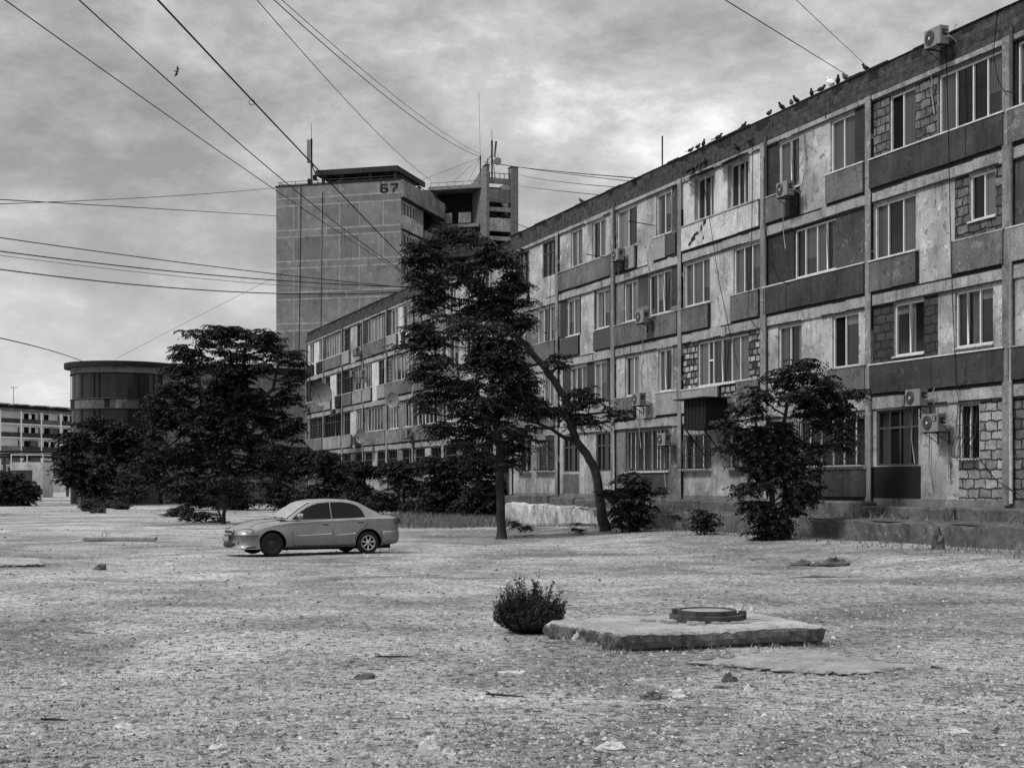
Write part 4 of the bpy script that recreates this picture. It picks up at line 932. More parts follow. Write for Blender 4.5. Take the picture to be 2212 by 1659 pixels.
def tree(name,label,cat,base,Y,trunks,clusters,seed,dens=5,rs=.42,nf=8,nlf=5,lw=.07,ll=.2,leaf='leaf',group=None,stemr=.05,depthf=.9,part='crown',limb_from=None,droop=.5,fat=1.0,fill=0,gap=-1,gf=1.0):
    """base=(vx,vy) ground point; trunks=[[(vx,vy,r,dy),...]]; clusters=[(vx,vy,rx,ry[,dy])] given where they stand at depth Y"""
    rg=np.random.default_rng(seed); rd_=random.Random(seed)
    clusters=[(c[0],c[1],c[2],c[3]*fat)+tuple(c[4:]) for c in clusters]; base_cl=list(clusters)
    for _ in range(int(fill*len(base_cl))):
        a_=rd_.choice(base_cl); nb_=[c for c in base_cl if c is not a_ and math.hypot(c[0]-a_[0],c[1]-a_[1])<1.6*(a_[2]+a_[3])]
        if not nb_: continue
        b_=rd_.choice(nb_); t_=rd_.uniform(.25,.75); m_=rd_.uniform(.35,.7)
        clusters.append((a_[0]+(b_[0]-a_[0])*t_+rd_.uniform(-.3,.3)*a_[2],a_[1]+(b_[1]-a_[1])*t_,m_*a_[2],max(4,m_*a_[3])))
    from mathutils import noise as mn_
    off_=Vector((rd_.uniform(0,50),rd_.uniform(0,50),rd_.uniform(0,50)))
    o_=at(base[0],base[1],Y); root=empty(name,(o_.x,o_.y,o_.z),0,label,cat,group); O=Vector(o_)
    sc=Y/F; tk=MB(); nodes=[]
    for tr in trunks:
        pts=[]; rr=[]
        for p in tr:
            w_=at(p[0],p[1],Y)-O; w_.y+=p[3] if len(p)>3 else 0; pts.append(w_); rr.append(p[2])
        # subdivide with slight wobble
        P2=[];R2=[]
        for i in range(len(pts)-1):
            for s in range(3):
                t_=s/3; P2.append(pts[i].lerp(pts[i+1],t_)+Vector((rd_.uniform(-1,1),rd_.uniform(-1,1),0))*.18*rr[i]); R2.append(rr[i]+(rr[i+1]-rr[i])*t_)
        P2.append(pts[-1]); R2.append(rr[-1])
        if len(tr)>2 or True: R2[0]*=1.3
        tk.tube(P2,R2,'bark',8); nodes+=list(zip(P2,R2))
    Bs=[];Ds=[];Ls=[]
    for c in clusters:
        cc=at(c[0],c[1],Y)-O; cc.y+=c[4] if len(c)>4 else rd_.uniform(-.4,.4)*c[2]*sc
        rx,rz=c[2]*sc,c[3]*sc; ry=max(.3,rx*depthf)
        # limb from nearest lower trunk node
        cand=[(p,r_) for p,r_ in nodes if p.z<cc.z+.2*rz] or nodes
        p,r_=min(cand,key=lambda q:(q[0]-cc).length+ .6*max(0,q[0].z-cc.z+.5))
        hub=cc-Vector((0,0,rz*.55)); m1=p.lerp(hub,.5)+Vector((0,0,-.06*(hub-p).length))
        lr=min(r_*.6,stemr*1.5); tk.tube([p,m1,hub],[lr,lr*.8,lr*.55],'bark',5)
        n=max(5,int(dens*.62*(rx+.6*rs)*(rz+.75*rs)/(rs*rs)))
        for i in range(n):
            while True:
                a=np.array([rd_.uniform(-1,1),rd_.uniform(-1,1),rd_.uniform(-1,1)])
                if a@a>1: continue
                a=a*(1.0 if rd_.random()<.75 else 1.3)
                tip=cc+Vector((a[0]*rx,a[1]*ry,a[2]*rz))
                if gap<=-1 or mn_.noise(Vector((tip.x*gf,tip.y*gf,tip.z*gf*1.5))+off_)>gap or rd_.random()<.06: break
            if i%2==0: tk.tube([hub,hub.lerp(tip,.55)+Vector((0,0,-.1*rz)),tip],[lr*.4,lr*.25,lr*.12],'bark',3,False)
            az=rd_.uniform(0,6.28)
            for k in range(nf):
                th=az+6.283*k/nf+rd_.uniform(-.25,.25); el=rd_.uniform(-.15,.55)
                Bs.append((tip.x,tip.y,tip.z)); Ds.append((math.cos(th)*math.cos(el),math.sin(th)*math.cos(el),math.sin(el))); Ls.append(rs*rd_.uniform(.7,1.25))
    V_,F_=fronds(np.array(Bs),np.array(Ds),np.array(Ls),nlf,lw,ll,rg,droop)
    tk.build('trunk',root); leafmesh(part,root,V_,F_,leaf)
    return root
# central straight tree
tree('ailanthus_tree','straight-trunked dark tree in the centre, its crown before the seam of the row blocks','tree',(1083,1166),46.5,
 [[(1083,1170,.17),(1081,1100,.145),(1080,1020,.13),(1078,960,.12),(1070,900,.10),(1062,830,.08),(1050,760,.05),(1030,720,.03)],[(1078,960,.07),(1060,930,.06),(1035,880,.05),(990,840,.03)],[(1072,910,.06),(1100,870,.05),(1125,820,.03)]],
 [(955,722,55,10),(1015,745,70,18),(925,770,50,12),(975,695,60,12),(1050,712,60,14),(1110,735,45,14),(1130,790,35,16),(895,700,30,8),(900,750,34,10),(1010,770,60,16),(1090,800,50,20),(970,830,60,18),(1065,775,60,25),(990,800,95,22),(900,812,36,12),(1125,800,35,18),(945,850,60,18),(1045,850,85,28),(1125,865,45,18),(995,905,75,18),(1080,925,75,24),(945,925,32,10),(1125,955,45,18),(1040,890,70,22),(1000,960,50,14),(1075,985,55,14),(905,880,25,10)],
 21,fat=1.7,fill=1.0,gap=.08,gf=.95,dens=4.6,rs=.48,nf=6,nlf=7,lw=.055,ll=.18)
# leaning tree
tree('ailanthus_tree','leaning tree whose bent trunk curves left up into a high spreading crown','tree',(1306,1158),49,
 [[(1308,1160,.22),(1300,1100,.17),(1292,1040,.155),(1279,1000,.15),(1266,980,.145),(1247,954,.14),(1231,913,.13),(1222,865,.125),(1206,836,.12),(1177,795,.115),(1151,766,.11),(1137,744,.10),(1081,704,.09),(1054,665,.08),(1035,639,.07),(1007,617,.055),(970,575,.04),(940,555,.03)],
  [(1244,950,.08),(1218,945,.07),(1193,928,.06),(1160,914,.05),(1120,906,.03)],[(1035,639,.05),(1045,600,.04),(1060,560,.03)],[(1081,704,.05),(1060,672,.045),(985,672,.035),(930,655,.02)],[(1222,865,.06),(1240,850,.05),(1270,845,.03)],[(1232,915,.06),(1270,895,.045),(1320,890,.03)]],
 [(990,503,42,14),(1040,522,38,14),(925,540,48,12),(890,535,26,9),(990,550,75,20),(1062,552,52,20),(1108,560,24,24),(1112,600,38,16),(1010,590,70,20),(935,585,52,14),(900,572,24,12),(960,615,50,10),(1060,612,45,14),(925,645,42,10),(975,650,50,12),(1060,655,45,14),(1110,655,42,9),(1140,700,20,7),(1110,700,32,14),(1000,680,60,12),(930,675,40,8),(1075,690,40,12),
  (1208,780,32,9),(1255,848,34,8),(1325,893,38,12),(1280,905,40,12),(1180,870,44,14),(1220,895,45,14),(1150,900,34,16),(1130,860,28,14)],
 22,fat=1.6,fill=.8,gap=.06,gf=.95,dens=5.0,rs=.48,nf=6,nlf=7,lw=.055,ll=.18)
# right tree by the wall (z12 coords)
def z12(x,y,rx,ry,dy=0): return (1499.4+.2658*x,764.4+.2658*y,rx*.2658,ry*.2658)
tree('ailanthus_tree','dark many-stemmed young tree before the near block, right of the bush','tree',(1683,1166),40.2,
 [[z12(740,1510,0,0)[:2]+(.13,),z12(745,1200,0,0)[:2]+(.10,),z12(750,900,0,0)[:2]+(.08,),z12(720,600,0,0)[:2]+(.06,),z12(780,300,0,0)[:2]+(.04,)],
  [z12(650,1500,0,0)[:2]+(.09,),z12(635,1150,0,0)[:2]+(.08,),z12(625,860,0,0)[:2]+(.06,),z12(520,640,0,0)[:2]+(.04,)],
  [z12(745,850,0,0)[:2]+(.05,),z12(900,700,0,0)[:2]+(.04,),z12(1080,560,0,0)[:2]+(.03,)],
  [z12(640,1150,0,0)[:2]+(.04,),z12(480,1000,0,0)[:2]+(.035,),z12(400,800,0,0)[:2]+(.03,)]],
 [z12(*a) for a in ((900,40,60,50),(820,140,160,45),(730,230,220,50),(560,330,180,50),(850,330,230,60),(1050,210,70,35),(1220,310,130,28),(1080,400,150,40),(480,470,150,45),(330,590,170,45),(270,720,55,40),(470,690,190,55),(660,560,170,60),(980,520,170,50),(1160,600,140,60),(1060,720,140,50),(800,700,120,50),
  (500,790,150,60),(700,860,160,60),(900,830,120,60),(620,950,150,50),(800,960,110,45),(600,1060,210,50),(860,1050,120,45),(440,1110,80,35),(560,1180,160,50),(450,1290,90,60),(640,1330,120,90),(530,1420,120,45),(810,1240,70,40),(880,950,80,25),(590,920,80,30),(860,1150,110,30),(730,1420,60,60))],
 23,fat=1.5,fill=.5,gap=-.02,gf=1.1,dens=6.5,depthf=.55,rs=.46,nf=6,nlf=7,lw=.055,ll=.17)
tree('leafy_bush','rounded dark bush against the low wall right of the leaning trunk','bush',(1360,1146),47.5,
 [[(1360,1150,.05),(1362,1090,.04),(1365,1040,.03)],[(1345,1150,.04),(1335,1090,.03)],[(1375,1150,.04),(1392,1090,.03)]],
 [(1362,1036,34,12),(1335,1055,24,12),(1395,1058,30,10),(1360,1075,50,16),(1340,1100,30,16),(1385,1100,32,16),(1360,1125,38,14),(1312,1068,12,8)],24,fat=1.2,gap=-.1,gf=1.5,dens=8,rs=.36,nf=7,nlf=5,lw=.07,ll=.15,part='foliage')
tree('leafy_bush','small fern-like shrub at the wall left of the many-stemmed tree','bush',(1525,1152),44.5,
 [[(1525,1155,.025),(1523,1110,.02)]],[(1522,1105,18,10),(1535,1122,18,10),(1508,1122,14,9),(1525,1140,16,8)],25,dens=5,rs=.38,nf=7,nlf=5,lw=.06,ll=.14,part='foliage')
for i,(vx,vy,s,l) in enumerate(((1395,1150,10,'tiny sapling right of the rounded bush by the wall'),(1460,1125,9,'tiny sapling midway along the low wall'),(1110,1142,12,'low round tuft at the left end of the low wall'),(1135,1144,8,'smallest tuft near the left end of the low wall'),(1246,1150,14,'low leafy sprout left of the leaning trunk'))):
    tree('leafy_sprout',l,'sprout',(vx,vy),49-i*.3,[[(vx,vy+2,.012),(vx,vy-s,.008)]],[(vx,vy-s,s*.9,s*.6)],60+i,dens=5,rs=.25,nf=6,nlf=4,lw=.05,ll=.1,leaf='leaf3',part='foliage')
# big left tree
tree('spreading_tree','largest tree at left with an umbrella crown overlapping the tower edge','tree',(487,1098),98,
 [[(487,1100,.45),(486,1040,.40),(487,980,.36),(495,920,.30),(510,860,.24),(525,800,.16),(530,750,.1)],[(487,980,.25),(460,920,.2),(440,860,.14),(420,790,.09)],[(495,920,.2),(545,880,.16),(590,840,.12),(600,790,.08)],[(487,1000,.2),(420,950,.16),(370,890,.1)]],
 [(470,706,50,10),(425,722,38,10),(400,752,28,8),(345,850,22,16),(640,775,18,12),(648,800,12,10),(560,790,60,14),(480,815,70,14),(590,880,60,24),(520,920,80,24),(340,900,40,24),(320,960,30,30),(460,910,80,24),(530,712,52,11),(585,722,34,10),(470,745,55,10),(560,748,50,11),(610,765,24,12),(500,778,50,10),(420,785,45,10),(378,795,24,8),(570,800,35,8),(632,805,20,16),(350,835,34,12),(400,830,50,14),(470,830,55,16),(540,845,40,10),(612,850,30,14),(628,905,24,20),(365,880,40,20),(430,880,60,24),(500,890,60,26),(565,900,50,26),(610,950,35,26),(400,940,70,34),(480,960,80,36),(560,970,60,36),(345,940,35,34),(430,1010,80,36),(520,1030,80,40),(370,1010,50,30),(600,1030,40,36),(450,1060,80,28)],
 31,fat=1.7,fill=.5,gap=.07,gf=.42,dens=6.0,rs=.75,nf=6,nlf=6,lw=.10,ll=.36,leaf='leaf2',depthf=.6)
tree('dense_tree','dark dense tree mass in front of the round building','tree',(240,1090),122,
 [[(240,1080,.35),(240,1020,.3),(235,960,.2)],[(300,1080,.3),(300,1000,.2)]],
 [(215,915,45,12),(262,925,45,16),(180,945,45,16),(300,930,30,16),(240,960,75,22),(165,980,45,22),(300,980,50,28),(230,1010,80,34),(150,1015,40,28),(300,1030,50,30),(240,1050,80,22),(335,1020,25,30),(170,1050,40,18)],
 32,dens=7,gap=-.1,gf=.35,fill=.4,rs=.95,nf=6,nlf=6,lw=.17,ll=.46,leaf='leaf2',depthf=.5)
tree('feathery_shrub','feathery paler shrub at the foot of the round building','shrub',(280,1090),118,
 [[(280,1083,.08),(280,1040,.05)]],[(278,1030,26,18),(265,1052,26,18),(298,1055,26,20),(280,1070,36,10)],33,dens=6,rs=.7,nf=8,nlf=5,lw=.10,ll=.35,leaf='leaf3',depthf=.5,part='foliage',droop=-.2)
tree('small_tree','small pale-stemmed multi-trunk tree left of the car','tree',(484,1132),64,
 [[(483,1134,.10),(484,1110,.085),(489,1088,.06),(495,1060,.04),(500,1030,.03)],[(481,1130,.06),(474,1108,.05),(465,1088,.04),(455,1060,.03)],[(470,1098,.03),(455,1086,.025)]],
 [(450,1035,55,14),(505,1045,36,14),(400,1045,32,14),(470,1060,50,14),(420,1070,40,14),(520,1070,20,12),(385,1070,20,12),(440,1085,30,10)],34,dens=5,rs=.5,nf=7,nlf=5,lw=.08,ll=.2,leaf='leaf2')
tree('low_bush','low dark bush at the foot of the multi-trunk tree','bush',(445,1128),66,[[(445,1130,.04),(445,1110,.03)]],[(440,1112,30,10),(460,1122,18,8),(415,1112,24,9),(475,1128,14,5)],35,dens=6,rs=.4,nf=7,nlf=4,lw=.07,ll=.16,part='foliage')
tree('low_bush','wider dark bush left of the multi-trunk tree, mid ground','bush',(385,1114),78,[[(385,1115,.04),(385,1100,.03)]],[(385,1102,26,10),(365,1108,14,6),(405,1100,20,12)],36,dens=6,rs=.4,nf=7,nlf=4,lw=.08,ll=.18,part='foliage',leaf='leaf3')
for i,(vx,vy,rx,ry,l) in enumerate(((197,1104,22,16,'dark rounded bush, largest of the three on open ground at left'),(237,1098,10,9,'small middle bush of three on open ground at left'),(262,1100,17,9,'flat bush, rightmost of three on open ground at left'),(212,1108,14,4,'flat weeds just in front of the rounded bush'))):
    Y=EYE*F/(vy-HZ); tree('low_bush',l,'bush',(vx,vy),Y,[[(vx,vy+1,.03),(vx,vy-ry,.02)]],[(vx,vy-ry*.9,rx,ry),(vx-rx*.4,vy-ry*.5,rx*.6,ry*.5),(vx+rx*.4,vy-ry*.5,rx*.6,ry*.5)],40+i,dens=7,rs=.4,nf=7,nlf=4,lw=.08,ll=.18,part='foliage',leaf='leaf3',droop=-.1)
tree('leafy_bush','broad leafy bush at the left edge, covering the white kiosk','bush',(15,1092),116,[[(15,1094,.08),(15,1050,.05)],[(50,1090,.06),(55,1050,.04)]],
 [(10,1035,36,14),(45,1050,26,14),(0,1060,40,20),(60,1062,18,16),(30,1078,34,12),(-30,1050,30,30),(45,1085,16,6)],45,dens=9,fat=1.2,rs=.7,nf=7,nlf=5,lw=.2,ll=.4,leaf='leaf3',depthf=.5,part='foliage')
# undergrowth trees behind the car
for i,(vx,bot,Y,cl,l) in enumerate((
 (630,1096,92,[(600,965,28,14),(640,975,36,16),(615,1000,45,22),(650,1015,35,22),(610,1040,50,26),(640,1065,50,24)],'dark shrub tree behind the car roof, farthest left'),
 (700,1098,88,[(690,985,38,13),(725,1000,34,14),(690,1020,46,22),(730,1035,40,22),(700,1060,52,24)],'dark shrub tree behind the car, above its rear window'),
 (785,1100,84,[(765,1010,34,14),(800,1020,34,14),(780,1045,46,22),(800,1075,44,20),(760,1070,36,20)],'dark shrub tree right behind the car boot'),
 (870,1104,80,[(850,1000,30,13),(885,1012,34,14),(860,1035,44,20),(890,1060,40,22),(850,1075,36,18)],'dark shrub tree between the car and the straight-trunked tree'),
 (950,1110,76,[(925,1000,28,13),(960,1005,38,16),(995,1000,30,16),(945,1035,46,22),(990,1040,44,24),(960,1075,52,22)],'dark shrub tree left of the straight trunk'),
 (1040,1116,72,[(1020,985,32,18),(1055,1000,32,20),(1030,1035,44,26),(1060,1065,28,24),(1020,1080,44,22)],'dark shrub tree directly behind the straight trunk'))):
    tree('shrub_tree',l,'shrub',(vx,bot),Y,[[(vx,bot+2,.10),(vx+4,bot-50,.07),(vx,bot-80,.05)],[(vx,bot,.07),(vx-18,bot-60,.04)]],cl+[(vx-20,bot-22,44,20),(vx+25,bot-14,44,16)],50+i,dens=7.5,gap=-.08,gf=.5,fill=.4,rs=.62,nf=6,nlf=6,lw=.09,ll=.27,leaf='leaf2',group='shrubs along the farther section',depthf=.6)
# slab bush: many upright leafy stems
def stem_bush(name,label,base,Y,rx,h,n,seed,leaf='leaf3'):
    rg=np.random.default_rng(seed); o_=gr(*base); root=empty(name,(o_.x,o_.y,gh(o_.x,o_.y)),0,label,'bush')
    Vv=[];st=MB()
    for i in range(n):
        th=rg.random()*6.283; rr=rg.random()**.6; lean=rr*.85; b0_=np.array([math.cos(th)*rr*rx*.35,math.sin(th)*rr*rx*.35,0])
        tip=np.array([math.cos(th)*rr*rx,math.sin(th)*rr*rx,h*(1-.45*rr*rr)*(1+.22*math.sin(2*th+1)+.16*math.sin(5*th+2))*(rg.uniform(.45,1.1) if rg.random()<.9 else 1.28)])
        mid=(b0_+tip)/2+np.array([math.cos(th),math.sin(th),.0])*.1*rx
        if i%3==0: st.tube([tuple(b0_),tuple(mid),tuple(tip)],[.006,.005,.003],'bark',3,False)
        for t in np.linspace(.12,1,26):
            c=(1-t)**2*b0_+2*t*(1-t)*mid+t*t*tip+rg.normal(0,.008,3)
            for s in range(2):
                o=rg.normal(0,1,3); o[2]=abs(o[2])+.5; o/=np.linalg.norm(o); w_=np.cross(o,rg.normal(0,1,3)); w_/=np.linalg.norm(w_)
                L_=.042*rg.uniform(.7,1.3); w_=w_*.006
                Vv.append([c,c+o*L_*.5+w_,c+o*L_,c+o*L_*.5-w_])
    V_=np.array(Vv).reshape(-1,3); st.build('stem',root); leafmesh('foliage',root,V_,np.arange(len(V_)).reshape(-1,4),leaf); return root
stem_bush('desert_bush','dense round twiggy bush beside the manhole slab',(1143,1366),17.3,.45,.45,640,71)
# grass and weeds (stuff)
def blades(name,spots,seed,mat='drygrass'):
    rg=np.random.default_rng(seed); Vv=[]
    for (x,y,h,sp,n) in spots:
        for i in range(n):
            bx,by=x+rg.normal(0,sp),y+rg.normal(0,sp); z=gh(bx,by); hh=h*rg.uniform(.4,1.2); dx,dy=rg.normal(0,.35*hh,2); w_=.006+.004*rg.random()
            a=rg.random()*3.14; wx,wy=math.cos(a)*w_,math.sin(a)*w_
            Vv.append([(bx-wx,by-wy,z),(bx+wx,by+wy,z),(bx+dx+wx*.3,by+dy+wy*.3,z+hh),(bx+dx-wx*.3,by+dy-wy*.3,z+hh)])
    V_=np.array(Vv); o=leafmesh(name,None,V_.reshape(-1,3),np.arange(V_.shape[0]*4).reshape(-1,4),mat); return o
sp=[]
for i in range(520):
    vx=random.uniform(860,1100); vy=random.uniform(1108,1142); p=gr(vx,vy); sp.append((p.x,p.y,.32,.35,26))
for i in range(330):
    u=random.uniform(22,64); p=fac(u,random.uniform(2.1,3.6)); sp.append((p.x,p.y,.13,.3,10))
o=blades('dry_grass',sp,81); tag(o,'dry grass and weeds along the foot of the wall','grass',None,'stuff')
sp=[]
for i in range(900):
    vy=1100+560*random.random()**1.3; p=gr(random.uniform(-40,2260),vy)
    if (24.57+p.dot(nrm))<2.5: continue
    sp.append((p.x,p.y,.016,.14,12))
M['weed']=leafmat('ground_weed',.16)
o=blades('ground_weeds',sp,82,'weed'); tag(o,'tiny sparse weeds spread over the stony ground','weeds',None,'stuff')
# ------------------------------------------------------------ gravel (stuff) and loose stones
def stones(n,seed,smin,smax,ylo,yhi,flat=.45):
    rg=np.random.default_rng(seed); ico=np.array([(1,0,0),(.3,.95,0),(-.8,.6,0),(-.8,-.6,0),(.3,-.95,0),(.1,.1,1.0),(-.3,-.2,.85)])
    fs=[(0,1,5),(1,2,5),(2,6,5),(2,3,6),(3,4,6),(4,5,6),(4,0,5)]
    vy=ylo+(yhi-ylo)*rg.random(n)**.9; vx=rg.uniform(-30,2242,n); Y=EYE*F/(vy-HZ); X=(vx-1106)/F*Y
    ok=(24.57+X*nrm.x+Y*nrm.y)>2.3; X,Y=X[ok],Y[ok]; n=len(X)
    Z=np.array([gh(a,b) for a,b in zip(X,Y)])
    s=smin*(smax/smin)**(rg.random(n)**2.2)*(.6+Y/40); a=rg.random(n)*6.283
    Vv=ico[None]*(1+rg.normal(0,.18,(n,7,3))); Vv=Vv*s[:,None,None]; Vv[:,:,1]*=rg.uniform(.5,1,n)[:,None]; Vv[:,:,2]*=rg.uniform(flat*.6,flat*1.3,n)[:,None]
    x=Vv[:,:,0]*np.cos(a)[:,None]-Vv[:,:,1]*np.sin(a)[:,None]; y=Vv[:,:,0]*np.sin(a)[:,None]+Vv[:,:,1]*np.cos(a)[:,None]
    P=np.stack([x+X[:,None],y+Y[:,None],Vv[:,:,2]+Z[:,None]-.08*s[:,None]],2).reshape(-1,3)
    Fc=(np.array(fs)[None]+7*np.arange(n)[:,None,None]).reshape(-1,3)
    return P,Fc,rg.random(n)
sm,nt,b=newmat('loose_stone'); g_=nt.nodes.new('ShaderNodeNewGeometry'); f=g_.outputs['Random Per Island']
c=ramp(nt,f,[(0,.04),(.2,.12),(.5,.24),(.95,.33),(1,.45)]); c=mixc(nt,1.0,c,ramp(nt,noise(nt,objc(nt),30,4),[(.3,.75),(.7,1.2)]),'MULTIPLY')
L(nt,c,b.inputs['Base Color']); b.inputs['Roughness'].default_value=1; b.inputs['Specular IOR Level'].default_value=.1
P,Fc,_=stones(44000,91,.006,.040,1075,1690,.6)
me=bpy.data.meshes.new('gravel'); me.from_pydata(P.tolist(),[],Fc.tolist()); me.materials.append(sm); o=bpy.data.objects.new('gravel',me); C.objects.link(o); tag(o,'small loose gravel scattered over the whole yard','gravel',None,'stuff')
def rock(vx,vy,w_,h,label,mat='conc',seed=0,asp=.7,cat='stone',name='loose_stone',group='larger loose stones in the yard'):
    rg=np.random.default_rng(seed+int(vx)); p=gr(vx,vy); q=MB(); k=q.mi(mat); seg,rg_=9,5; b0_=0
    ph=rg.random(3)*6.28
    for i in range(rg_+1):
        e=math.pi/2*i/rg_
        for j in range(seg):
            th=6.283*j/seg; r_=(1+.16*math.sin(2*th+ph[0])+.12*math.sin(3*th+ph[1]))*(math.cos(e)**.55)*(1+rg.normal(0,.12))
            q.v.append((r_*math.cos(th)*w_/2,r_*math.sin(th)*w_/2*asp,h*math.sin(e)*(1+rg.normal(0,.16))*(1+.3*math.cos(th+ph[2]))-.015))
    for i in range(rg_):
        for j in range(seg): q.f.append((i*seg+j,i*seg+(j+1)%seg,(i+1)*seg+(j+1)%seg,(i+1)*seg+j)); q.m.append(k); q.sm.append(False)
    o=q.build(name,label=label,cat=cat,group=group); o.location=(p.x,p.y,gh(p.x,p.y)); o.rotation_euler=(0,0,rg.random()*.6-.3); return o
M['rockl']=weathered('pale_stone',.52,.3,.1,.3,6,bump=.8,drips=0); M['rockd']=weathered('dark_stone',.10,.4,.1,.3,6,bump=.8,drips=0)
for a in ((474,1626,.17,.09,'pale lumpy stone low left of centre at the bottom','rockl'),(447,1564,.10,.05,'small pale stone just above the lumpy one','rockl'),(929,1629,.16,.10,'pale angular stone near the bottom, below centre','rockl'),(971,1634,.12,.05,'flat pale stone beside the angular one at the bottom','rockl'),
 (786,1468,.22,.05,'flat dark stone in the middle of the yard','rockd'),(267,1571,.17,.04,'flat white stone at lower left','rockl'),(368,1221,.24,.10,'white stone on open ground left of the car front','rockl'),(215,1231,.30,.12,'dark clump on open ground at left, past the short slab','rockd'),
 (1578,1471,.13,.07,'small dark cube-like stone below the manhole slab','rockd'),(1410,1512,.20,.06,'dark flat stone below the manhole slab, left','rockd'),(1470,1506,.22,.07,'pale stone right beside the dark flat one','rockl'),(1618,1495,.10,.06,'round pale stone, right part of the foreground','rockl'),
 (1101,1453,.34,.02,'wide pale chip left of the manhole slab','rockl'),(1557,1486,.18,.03,'thin dark chip below the manhole slab','rockd'),(1382,1466,.14,.03,'light flat chip below the slab corner','rockl'),(1244,1397,.10,.08,'small white stone at the near corner of the manhole slab','rockl'),(1320,1621,.2,.05,'pale stone at the bottom edge, right of centre','rockl'),(2070,1580,.2,.04,'pale flat stone at lower right','rockl'),(1690,1440,.12,.05,'small grey stone beyond the sunken slab','conc')):
    rock(a[0],a[1],a[2],a[3],a[4],a[5])
# ------------------------------------------------------------ manhole slab
def rough_slab(name,label,cat,corners,z0,h,mat,seed,nu=46,nv=34,rag=.03,group=None,side=None):
    rg=np.random.default_rng(seed); cs=[Vector(c) for c in corners]; o_=sum(cs,Vector((0,0,0)))/4; q=MB(); k=q.mi(mat)
    def P(u,v): return cs[0].lerp(cs[1],u).lerp(cs[3].lerp(cs[2],u),v)-o_
    ed={}
    top=[[None]*(nv+1) for _ in range(nu+1)]
    for i in range(nu+1):
        for j in range(nv+1):
            p=P(i/nu,j/nv); e=min(i,nu-i,j,nv-j)
            if e==0: p=p*(1+rg.normal(0,rag*.5)-.012)
            if (i in(0,nu)) and (j in (0,nv)): p=p*.97
            z=z0+h+rg.normal(0,.004)+.012*math.sin(p.x*3+seed)-(.02+abs(rg.normal(0,.012)) if e==0 else 0)-(.004 if e==1 else 0)
            q.v.append((p.x,p.y,z)); top[i][j]=len(q.v)-1
    for i in range(nu):
        for j in range(nv): q.f.append((top[i][j],top[i+1][j],top[i+1][j+1],top[i][j+1])); q.m.append(k); q.sm.append(False)
    loop=[top[i][0] for i in range(nu)]+[top[nu][j] for j in range(nv)]+[top[i][nv] for i in range(nu,0,-1)]+[top[0][j] for j in range(nv,0,-1)]
    prev=loop
    for fz in (.8,.5,.22,.1,-.25):
        row=[]
        for ix in loop:
            x,y,z=q.v[ix]; s=1+rg.normal(0,rag*.5)+(.012 if fz>.4 else (.0 if fz>.2 else -.05)); q.v.append((x*s,y*s,z0+h*fz+rg.normal(0,.006))); row.append(len(q.v)-1)
        m_=len(loop)
        for i in range(m_): q.f.append((prev[i],row[i],row[(i+1)%m_],prev[(i+1)%m_])); q.m.append(q.mi(side or mat)); q.sm.append(False)
        prev=row
    o=q.build(name,label=label,cat=cat,group=group); o.location=(o_.x,o_.y,0); return o
Lc,Fc_,Rc,Bc=(.38,16.55,0),(1.13,15.2,0),(3.55,16.1,0),(2.75,18.3,0)
rough_slab('concrete_slab','raised cracked concrete slab carrying a round manhole in the foreground','concrete slab',[Lc,Fc_,Rc,Bc],.0,.215,'conc',5,rag=.018,side='slabside')
mh=empty('manhole_cover',gr(1526,1343,.19),0,'round iron manhole ring and lid standing proud of the concrete slab','manhole cover'); mh.location.z=.222
q=MB(); 
def ring(q,r0,r1,z0,z1,m,seg=40,a0=0,a1=2*math.pi):
    A_=np.linspace(a0,a1,seg+1)
    for i in range(seg):
        c0,s0,c1,s1=math.cos(A_[i]),math.sin(A_[i]),math.cos(A_[i+1]),math.sin(A_[i+1])
        q.face([(r1*c0,r1*s0,z0),(r1*c1,r1*s1,z0),(r1*c1,r1*s1,z1),(r1*c0,r1*s0,z1)],m); q.face([(r0*c0,r0*s0,z1),(r1*c0,r1*s0,z1),(r1*c1,r1*s1,z1),(r0*c1,r0*s1,z1)],m)
        q.face([(r0*c0,r0*s0,z0),(r0*c0,r0*s0,z1),(r0*c1,r0*s1,z1),(r0*c1,r0*s1,z0)],m)
ring(q,.355,.43,-.03,.06,'rust'); q.box(.38,.46,-.05,.05,-.01,.10,'rust'); q.box(-.40,-.35,-.05,.05,.05,.125,'rust'); q.build('frame_ring',mh)
q=MB(); ring(q,.31,.35,-.02,.115,'rust'); q.disc((0,0,.0),.31,(0,0,1),.10,'conc',40); q.build('lid',mh)
q=MB(); rg=np.random.default_rng(6)
for i in range(26):
    a=math.pi*1.05+rg.random()*math.pi*.9; r_=rg.uniform(.42,.62); s=rg.uniform(.02,.06); x,y=mh.location.x+r_*math.cos(a)*1.2,mh.location.y+r_*math.sin(a)
    q.box(x-s,x+s,y-s*.7,y+s*.7,.19,.222+s*.3,'conc')
o=q.build('mortar_debris',label='broken mortar flakes in front of the manhole ring',cat='debris'); 
rough_slab('concrete_slab','thin sunken concrete slab half buried in front of the raised one','concrete slab',[(1.75,14.35,0),(3.0,13.35,0),(4.1,14.0,0),(3.0,15.2,0)],-.015,.055,'sunken',8,26,22,.09)
rough_slab('concrete_slab','flat pale concrete slab at the left edge','concrete slab',[tuple(gr(-60,1226)),tuple(gr(96,1224)),tuple(gr(88,1210)),tuple(gr(-40,1209))],.0,.07,'conc',9,26,14,.02)
p=gr(262,1168); bm=empty('concrete_beam',(p.x,p.y,0),R(2),'long low concrete beam lying on the ground left of the car','concrete beam')
